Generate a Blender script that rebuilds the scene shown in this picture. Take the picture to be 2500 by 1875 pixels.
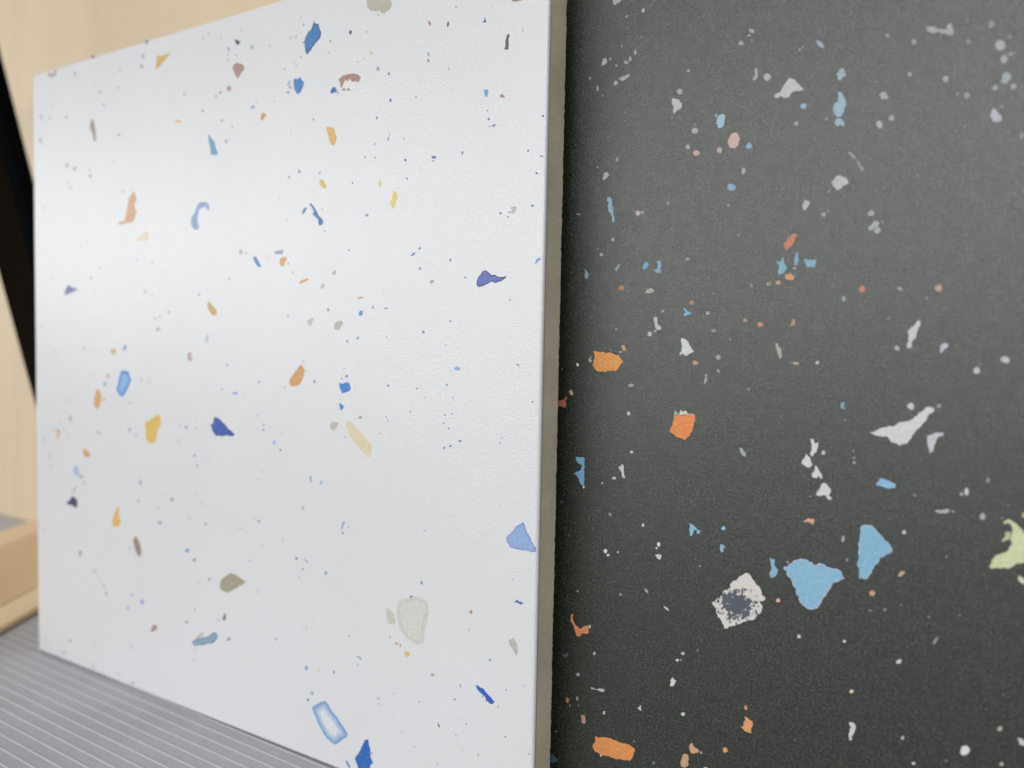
import bpy, bmesh, math, random
from mathutils import Vector, Matrix
from mathutils.geometry import tessellate_polygon

scene = bpy.context.scene
for o in list(bpy.data.objects):
    bpy.data.objects.remove(o)
U = 0.2                      # side of a tile in metres

# ------------------------------------------------------------------ camera
cam_data = bpy.data.cameras.new('camera')
cam = bpy.data.objects.new('camera', cam_data)
scene.collection.objects.link(cam)
cam_data.sensor_width = 36.0
cam_data.lens = 36.0 * 1882.57 / 2500.0
cam_data.clip_start = 0.01
cam_data.clip_end = 50
RIGHT = Vector((0.859527, 0.510730, 0.019200))
UP = Vector((-0.041337, 0.032026, 0.998632))
FWD = Vector((-0.509416, 0.859145, -0.048639))
m = Matrix((RIGHT, UP, -FWD)).transposed().to_4x4()
m.translation = Vector((1.3958, -0.7289, 0.5531)) * U
cam.matrix_world = m
cam_data.dof.use_dof = True
cam_data.dof.focus_distance = 0.865 * U
cam_data.dof.aperture_fstop = 9.5
scene.camera = cam

# ------------------------------------------------------------------ room light
world = bpy.data.worlds.new('World')
scene.world = world
world.use_nodes = True
bg = world.node_tree.nodes['Background']
bg.inputs[0].default_value = (0.94, 0.97, 1.0, 1)
bg.inputs[1].default_value = 0.075

def area(name, loc, target, sx, sy, power, color):
    d = bpy.data.lights.new(name, 'AREA')
    d.shape = 'RECTANGLE'; d.size = sx; d.size_y = sy
    d.energy = power; d.color = color
    o = bpy.data.objects.new(name, d)
    scene.collection.objects.link(o)
    o.location = loc
    o.rotation_euler = (Vector(target) - Vector(loc)).to_track_quat('-Z', 'Y').to_euler()
    return o
# long row of shop lights beyond the photographer, parallel to the tiles
area('light_row', (-2.6, -2.7, 0.61), (-1.4, 0, 0.10), 4.6, 0.14, 62.0, (0.97, 0.985, 1.0))
# unseen wide light behind right, added for the dark tile's sheen and clay edge
area('right_sheen_light', (1.35, -2.2, 0.90), (0.9, 0, 0.10), 3.2, 0.40, 46.0, (0.985, 0.99, 1.0))
# ceiling panel above
area('ceiling_panel', (-0.5, -0.35, 1.9), (-0.1, 0.1, 0), 1.2, 1.2, 13.0, (1.0, 0.97, 0.93))

scene.view_settings.view_transform = 'Standard'
scene.view_settings.look = 'None'
scene.view_settings.exposure = 0.0
scene.view_settings.gamma = 1.0

# ------------------------------------------------------------------ helpers
def lin(c):
    return c / 12.92 if c <= 0.04045 else ((c + 0.055) / 1.055) ** 2.4
def rgbcol(h):
    return tuple(lin(int(v) / 255.0) for v in h.split(',')) + (1.0,)

class Mat:
    def __init__(self, name):
        self.m = bpy.data.materials.new(name)
        self.m.use_nodes = True
        self.t = self.m.node_tree
        self.n = self.t.nodes
        self.b = self.n['Principled BSDF']
        self.tc = self.n.new('ShaderNodeTexCoord')
    def link(self, a, b): self.t.links.new(a, b)
    def noise(self, scale, detail=2, rough=0.5, coord='Object', stretch=None, w=None):
        x = self.n.new('ShaderNodeTexNoise')
        x.inputs['Scale'].default_value = scale
        x.inputs['Detail'].default_value = detail
        x.inputs['Roughness'].default_value = rough
        src = self.tc.outputs[coord]
        if stretch:
            mp = self.n.new('ShaderNodeMapping')
            mp.inputs['Scale'].default_value = stretch
            self.link(src, mp.inputs['Vector']); src = mp.outputs[0]
        self.link(src, x.inputs['Vector'])
        return x.outputs['Fac']
    def ramp(self, fac, stops):
        r = self.n.new('ShaderNodeValToRGB')
        e = r.color_ramp.elements
        while len(e) > 1: e.remove(e[-1])
        e[0].position = stops[0][0]; e[0].color = stops[0][1]
        for p_, c in stops[1:]:
            q = e.new(p_); q.color = c
        self.link(fac, r.inputs['Fac'])
        return r.outputs['Color']
    def mix(self, kind, fac, a, b):
        x = self.n.new('ShaderNodeMix'); x.data_type = 'RGBA'; x.blend_type = kind
        for i, v in ((0, fac), (6, a), (7, b)):
            if hasattr(v, 'links'): self.link(v, x.inputs[i])
            else: x.inputs[i].default_value = v
        return x.outputs[2]
    def math(self, op, a, b):
        x = self.n.new('ShaderNodeMath'); x.operation = op
        for i, v in ((0, a), (1, b)):
            if hasattr(v, 'links'): self.link(v, x.inputs[i])
            else: x.inputs[i].default_value = v
        return x.outputs[0]
    def bump(self, h, strength, dist):
        x = self.n.new('ShaderNodeBump')
        x.inputs['Strength'].default_value = strength
        x.inputs['Distance'].default_value = dist
        self.link(h, x.inputs['Height'])
        self.link(x.outputs[0], self.b.inputs['Normal'])
    def base(self, c):
        if hasattr(c, 'links'): self.link(c, self.b.inputs['Base Color'])
        else: self.b.inputs['Base Color'].default_value = c
    def rough(self, v):
        if hasattr(v, 'links'): self.link(v, self.b.inputs['Roughness'])
        else: self.b.inputs['Roughness'].default_value = v

def g(v, a=1.0): return (v, v, v, 1)

def glaze_relief(M, s1, d1, s2, d2):
    # fine orange-peel grain of a pressed porcelain glaze
    a = M.noise(s1, 3, 0.6); b = M.noise(s2, 2, 0.5)
    h = M.math('ADD', M.math('MULTIPLY', a, d1), M.math('MULTIPLY', b, d2))
    M.bump(h, 1.0, 1.0)

WHITE_RELIEF = (3200, 0.00009, 1100, 0.00003)
DARK_RELIEF = (3200, 0.00011, 1300, 0.00003)

def white_glaze():
    M = Mat('white_satin_glaze')
    n = M.noise(2300, 2, 0.6); big = M.noise(18, 2, 0.5)
    c = M.ramp(n, [(0.30, (0.700, 0.708, 0.715, 1)), (0.70, (0.775, 0.778, 0.782, 1))])
    c2 = M.ramp(big, [(0.3, (0.975, 0.97, 0.965, 1)), (0.7, (1, 1, 1, 1))])
    M.base(M.mix('MULTIPLY', 1.0, c, c2))
    M.rough(0.22)
    M.b.inputs['Specular IOR Level'].default_value = 0.7
    glaze_relief(M, *WHITE_RELIEF)
    return M.m

def dark_glaze():
    M = Mat('charcoal_matt_glaze')
    n = M.noise(2000, 3, 0.7); big = M.noise(45, 3, 0.55)
    c = M.ramp(n, [(0.40, (0.003, 0.006, 0.003, 1)), (0.60, (0.037, 0.043, 0.031, 1))])
    c = M.mix('MULTIPLY', 1.0, c, M.ramp(M.noise(420, 3, 0.6), [(0.35, g(0.80)), (0.65, g(1.22))]))
    gl = M.ramp(M.noise(1500, 1, 0.5), [(0.775, g(0.0)), (0.80, g(0.8))])
    c = M.mix('MIX', gl, c, g(0.45))
    c2 = M.ramp(big, [(0.35, (0.86, 0.98, 0.95, 1)), (0.65, (1.08, 1.03, 0.92, 1))])
    M.base(M.mix('MULTIPLY', 1.0, c, c2))
    M.rough(0.27)
    M.b.inputs['Specular IOR Level'].default_value = 1.0
    glaze_relief(M, *DARK_RELIEF)
    return M.m

def chip_mat(name, relief, rough, amp, attr=False):
    M = Mat(name)
    if attr:
        oi = M.n.new('ShaderNodeAttribute'); oi.attribute_name = 'tint'
    else:
        oi = M.n.new('ShaderNodeObjectInfo')
    n = M.noise(1500, 3, 0.6)
    v = M.ramp(n, [(0.3, g(1 - amp)), (0.7, g(1.0 + amp * 0.6))])
    c = M.mix('MULTIPLY', 1.0, oi.outputs['Color'], v)
    fl = M.ramp(M.noise(1900, 2, 0.7), [(0.60, g(0.0)), (0.72, g(0.42))])
    dk = M.ramp(M.noise(2400, 1, 0.5), [(0.28, g(0.30)), (0.40, g(0.0))])
    c = M.mix('MIX', fl, c, g(0.78))
    M.base(M.mix('MIX', dk, c, M.mix('MULTIPLY', 1.0, oi.outputs['Color'], g(0.6))))
    M.rough(rough)
    glaze_relief(M, *relief)
    return M.m

def patch_mat():
    M = Mat('mottled_white_chip')
    oi = M.n.new('ShaderNodeObjectInfo')
    # radial distance from the chip's own centre, broken up by noise
    gr = M.n.new('ShaderNodeTexGradient'); gr.gradient_type = 'SPHERICAL'
    mp = M.n.new('ShaderNodeMapping')
    mp.inputs['Location'].default_value = (0.05, 0, 0.15)
    mp.inputs['Scale'].default_value = (1 / 0.0058, 1, 1 / 0.0050)
    M.link(M.tc.outputs['Object'], mp.inputs['Vector'])
    M.link(mp.outputs[0], gr.inputs['Vector'])
    n = M.noise(900, 4, 0.7)
    f_ = M.math('ADD', gr.outputs['Fac'], M.math('MULTIPLY', M.math('SUBTRACT', n, 0.5), 2.6))
    r_ = M.ramp(f_, [(0.36, g(0.0)), (0.44, g(1.0))])
    M.base(M.mix('MIX', r_, oi.outputs['Color'], (0.085, 0.095, 0.12, 1)))
    M.rough(0.42)
    glaze_relief(M, *DARK_RELIEF)
    return M.m

def clay_mat():
    M = Mat('fired_clay_body')
    n = M.noise(1400, 4, 0.7); s = M.noise(3200, 1, 0.5); big = M.noise(60, 3, 0.6)
    c = M.ramp(n, [(0.3, (0.60, 0.53, 0.39, 1)), (0.7, (0.75, 0.67, 0.51, 1))])
    c = M.mix('MULTIPLY', 1.0, c, M.ramp(big, [(0.35, g(0.88)), (0.65, g(1.06))]))
    sp = M.ramp(s, [(0.72, g(0.0)), (0.80, g(1.0))])
    M.base(M.mix('MIX', sp, c, (0.72, 0.66, 0.52, 1)))
    M.rough(0.85)
    M.bump(n, 0.6, 0.0002)
    return M.m

def rubber_mat():
    M = Mat('grey_ribbed_vinyl')
    n = M.noise(900, 3, 0.6); big = M.noise(30, 3, 0.6)
    c = M.ramp(n, [(0.3, (0.365, 0.37, 0.41, 1)), (0.7, (0.41, 0.415, 0.455, 1))])
    M.base(M.mix('MULTIPLY', 1.0, c, M.ramp(big, [(0.35, g(0.92)), (0.65, g(1.04))])))
    M.rough(0.5)
    M.bump(n, 0.3, 0.0002)
    return M.m

def rib_mat():
    M = Mat('highlit_rib_vinyl')
    n = M.noise(300, 3, 0.6)
    M.base(M.ramp(n, [(0.3, (0.46, 0.46, 0.485, 1)), (0.7, (0.52, 0.52, 0.545, 1))]))  # paler than the mat base: rib highlights are put into this colour
    M.rough(0.35)
    return M.m

def wood_mat(name, dark, light, stretch, rough=0.5):
    M = Mat(name)
    a = M.noise(9, 4, 0.6, stretch=stretch)
    w = M.noise(60, 4, 0.6, stretch=stretch)
    f_ = M.math('ADD', M.math('MULTIPLY', a, 0.7), M.math('MULTIPLY', w, 0.3))
    M.base(M.ramp(f_, [(0.35, dark), (0.65, light)]))
    M.rough(rough)
    M.bump(w, 0.2, 0.0003)
    return M.m

def black_mat(name, c):
    M = Mat(name)
    n = M.noise(40, 3, 0.6, stretch=(1, 1, 0.2))
    M.base(M.ramp(n, [(0.3, c), (0.7, tuple(v * 1.6 for v in c[:3]) + (1,))]))
    M.rough(0.6)
    M.b.inputs['Specular IOR Level'].default_value = 0.0
    return M.m

def link(name, me, mat, parent=None):
    o = bpy.data.objects.new(name, me)
    scene.collection.objects.link(o)
    if mat: me.materials.append(mat)
    if parent: o.parent = parent
    return o
def empty(name, loc, label, cat, rz=0.0, group=None):
    o = bpy.data.objects.new(name, None)
    o.empty_display_size = 0.02
    scene.collection.objects.link(o)
    o.location = loc; o.rotation_euler = (0, 0, rz)
    o['label'] = label; o['category'] = cat
    if group: o['group'] = group
    return o

def box(bm, x0, x1, y0, y1, z0, z1):
    vs = [bm.verts.new(p) for p in ((x0, y0, z0), (x1, y0, z0), (x1, y1, z0), (x0, y1, z0),
                                    (x0, y0, z1), (x1, y0, z1), (x1, y1, z1), (x0, y1, z1))]
    for f_ in ((0, 3, 2, 1), (4, 5, 6, 7), (0, 1, 5, 4), (1, 2, 6, 5), (2, 3, 7, 6), (3, 0, 4, 7)):
        bm.faces.new([vs[i] for i in f_])
    return vs
def mesh_of(bm, name, smooth=False):
    me = bpy.data.meshes.new(name)
    bmesh.ops.recalc_face_normals(bm, faces=bm.faces)
    bm.to_mesh(me); bm.free()
    if smooth:
        for p_ in me.polygons: p_.use_smooth = True
    return me

# ------------------------------------------------------------------ tiles
def rounded_loop(w, h, r, inset, nc=6, step=0.002):
    # rounded-corner rectangle outline, x 0..w, z 0..h
    pts = []
    for cx, cz, a0 in ((w - r, r, -90), (w - r, h - r, 0), (r, h - r, 90), (r, r, 180)):
        for i in range(nc + 1):
            a = math.radians(a0 + 90 * i / nc)
            pts.append((cx + (r - inset) * math.cos(a), cz + (r - inset) * math.sin(a)))
    return pts

def tile_glaze_mesh(name, w, h, t):
    # satin face with a softly rounded front arris; t = depth of the glaze skin
    bm = bmesh.new()
    prof = [(0.0, t), (0.0, 0.0007), (0.00009, 0.00036), (0.00032, 0.00010), (0.0007, 0.0)]
    rings = []
    for inset, y in prof:
        rings.append([bm.verts.new((x, y, z)) for x, z in rounded_loop(w, h, 0.0016, inset)])
    n = len(rings[0])
    for a, b in zip(rings, rings[1:]):
        for i in range(n):
            bm.faces.new((a[i], a[(i + 1) % n], b[(i + 1) % n], b[i]))
    bm.faces.new(rings[-1]); bm.faces.new(rings[0][::-1])
    me = mesh_of(bm, name)
    for p_ in me.polygons: p_.use_smooth = len(p_.vertices) == 4
    return me

def tile_body_mesh(name, w, h, y0, y1, seed):
    # clay body: side faces a hair inside the glaze, rear arris chipped and uneven
    rnd = random.Random(seed)
    bm = bmesh.new()
    ins = 0.00012
    N = 260
    def outline():
        pts = []
        for i in range(N): pts.append((w - ins, ins + (h - 2 * ins) * i / N))
        for i in range(N): pts.append((w - ins - (w - 2 * ins) * i / N, h - ins))
        for i in range(N): pts.append((ins, h - ins - (h - 2 * ins) * i / N))
        for i in range(N): pts.append((ins + (w - 2 * ins) * i / N, ins))
        return pts
    pts = outline()
    cx, cz = w / 2, h / 2
    rows = []
    for k, (y, jit) in enumerate(((y0, 0), (y1 - 0.0007, 0.00003), (y1 - 0.0001, 0.00016), (y1, 0.0003))):
        ring = []
        for x, z in pts:
            d = Vector((cx - x, 0, cz - z)).normalized()
            j = jit * (0.3 + rnd.random() ** 2)
            yy = y - (rnd.random() ** 3 * 0.00022 if k >= 2 else 0)
            ring.append(bm.verts.new((x + d.x * j, yy, z + d.z * j)))
        rows.append(ring)
    n = len(pts)
    for a, b in zip(rows, rows[1:]):
        for i in range(n):
            bm.faces.new((a[i], b[i], b[(i + 1) % n], a[(i + 1) % n]))
    bm.faces.new(rows[0][::-1]); bm.faces.new(rows[-1])
    return mesh_of(bm, name)

def resample(pts, step, amp, rnd):
    out = []
    n = len(pts)
    for i in range(n):
        a = Vector(pts[i]); b = Vector(pts[(i + 1) % n])
        L = (b - a).length
        k = max(1, int(L / step))
        d = (b - a) / k
        nrm = Vector((-(b - a).y, (b - a).x)).normalized() if L > 1e-9 else Vector((0, 0))
        for j in range(k):
            q = a + d * j
            if j: q = q + nrm * rnd.uniform(-amp, amp)
            out.append(q)
    return out

def inset_poly(pts, w, rnd=None):
    n = len(pts)
    area_ = sum(pts[i].x * pts[(i + 1) % n].y - pts[(i + 1) % n].x * pts[i].y for i in range(n))
    s = 1 if area_ > 0 else -1
    out = []
    for i in range(n):
        a, b, c = pts[i - 1], pts[i], pts[(i + 1) % n]
        d1 = (b - a).normalized(); d2 = (c - b).normalized()
        n1 = Vector((-d1.y, d1.x)) * s; n2 = Vector((-d2.y, d2.x)) * s
        m_ = n1 + n2
        if m_.length < 1e-4: m_ = n1
        m_.normalize()
        k = min(1.8, 1 / max(0.4, m_.dot(n1)))
        out.append(b + m_ * w * k * (rnd.uniform(0.55, 1.45) if rnd else 1.0))
    return out

def prism(pts, c, top, bottom):
    # pts in metres (x,z) in the tile plane; front at y=-top, back at y=+bottom
    bm = bmesh.new()
    f_ = [bm.verts.new((q.x - c.x, -top, q.y - c.y)) for q in pts]
    b_ = [bm.verts.new((q.x - c.x, bottom, q.y - c.y)) for q in pts]
    n = len(pts)
    for tri in tessellate_polygon([[Vector((q.x, q.y, 0)) for q in pts]]):
        a, b, c_ = (f_[i] for i in tri)
        if len({a, b, c_}) < 3: continue
        if (b.co - a.co).cross(c_.co - a.co).y > 0: b, c_ = c_, b
        try: bm.faces.new((a, b, c_))
        except ValueError: pass
    s = sum(pts[i].x * pts[(i + 1) % n].y - pts[(i + 1) % n].x * pts[i].y for i in range(n))
    for i in range(n):
        j = (i + 1) % n
        try: bm.faces.new((f_[j], f_[i], b_[i], b_[j]) if s > 0 else (f_[i], f_[j], b_[j], b_[i]))
        except ValueError: pass
    me = bpy.data.meshes.new('chip')
    bm.to_mesh(me); bm.free()
    return me

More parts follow.
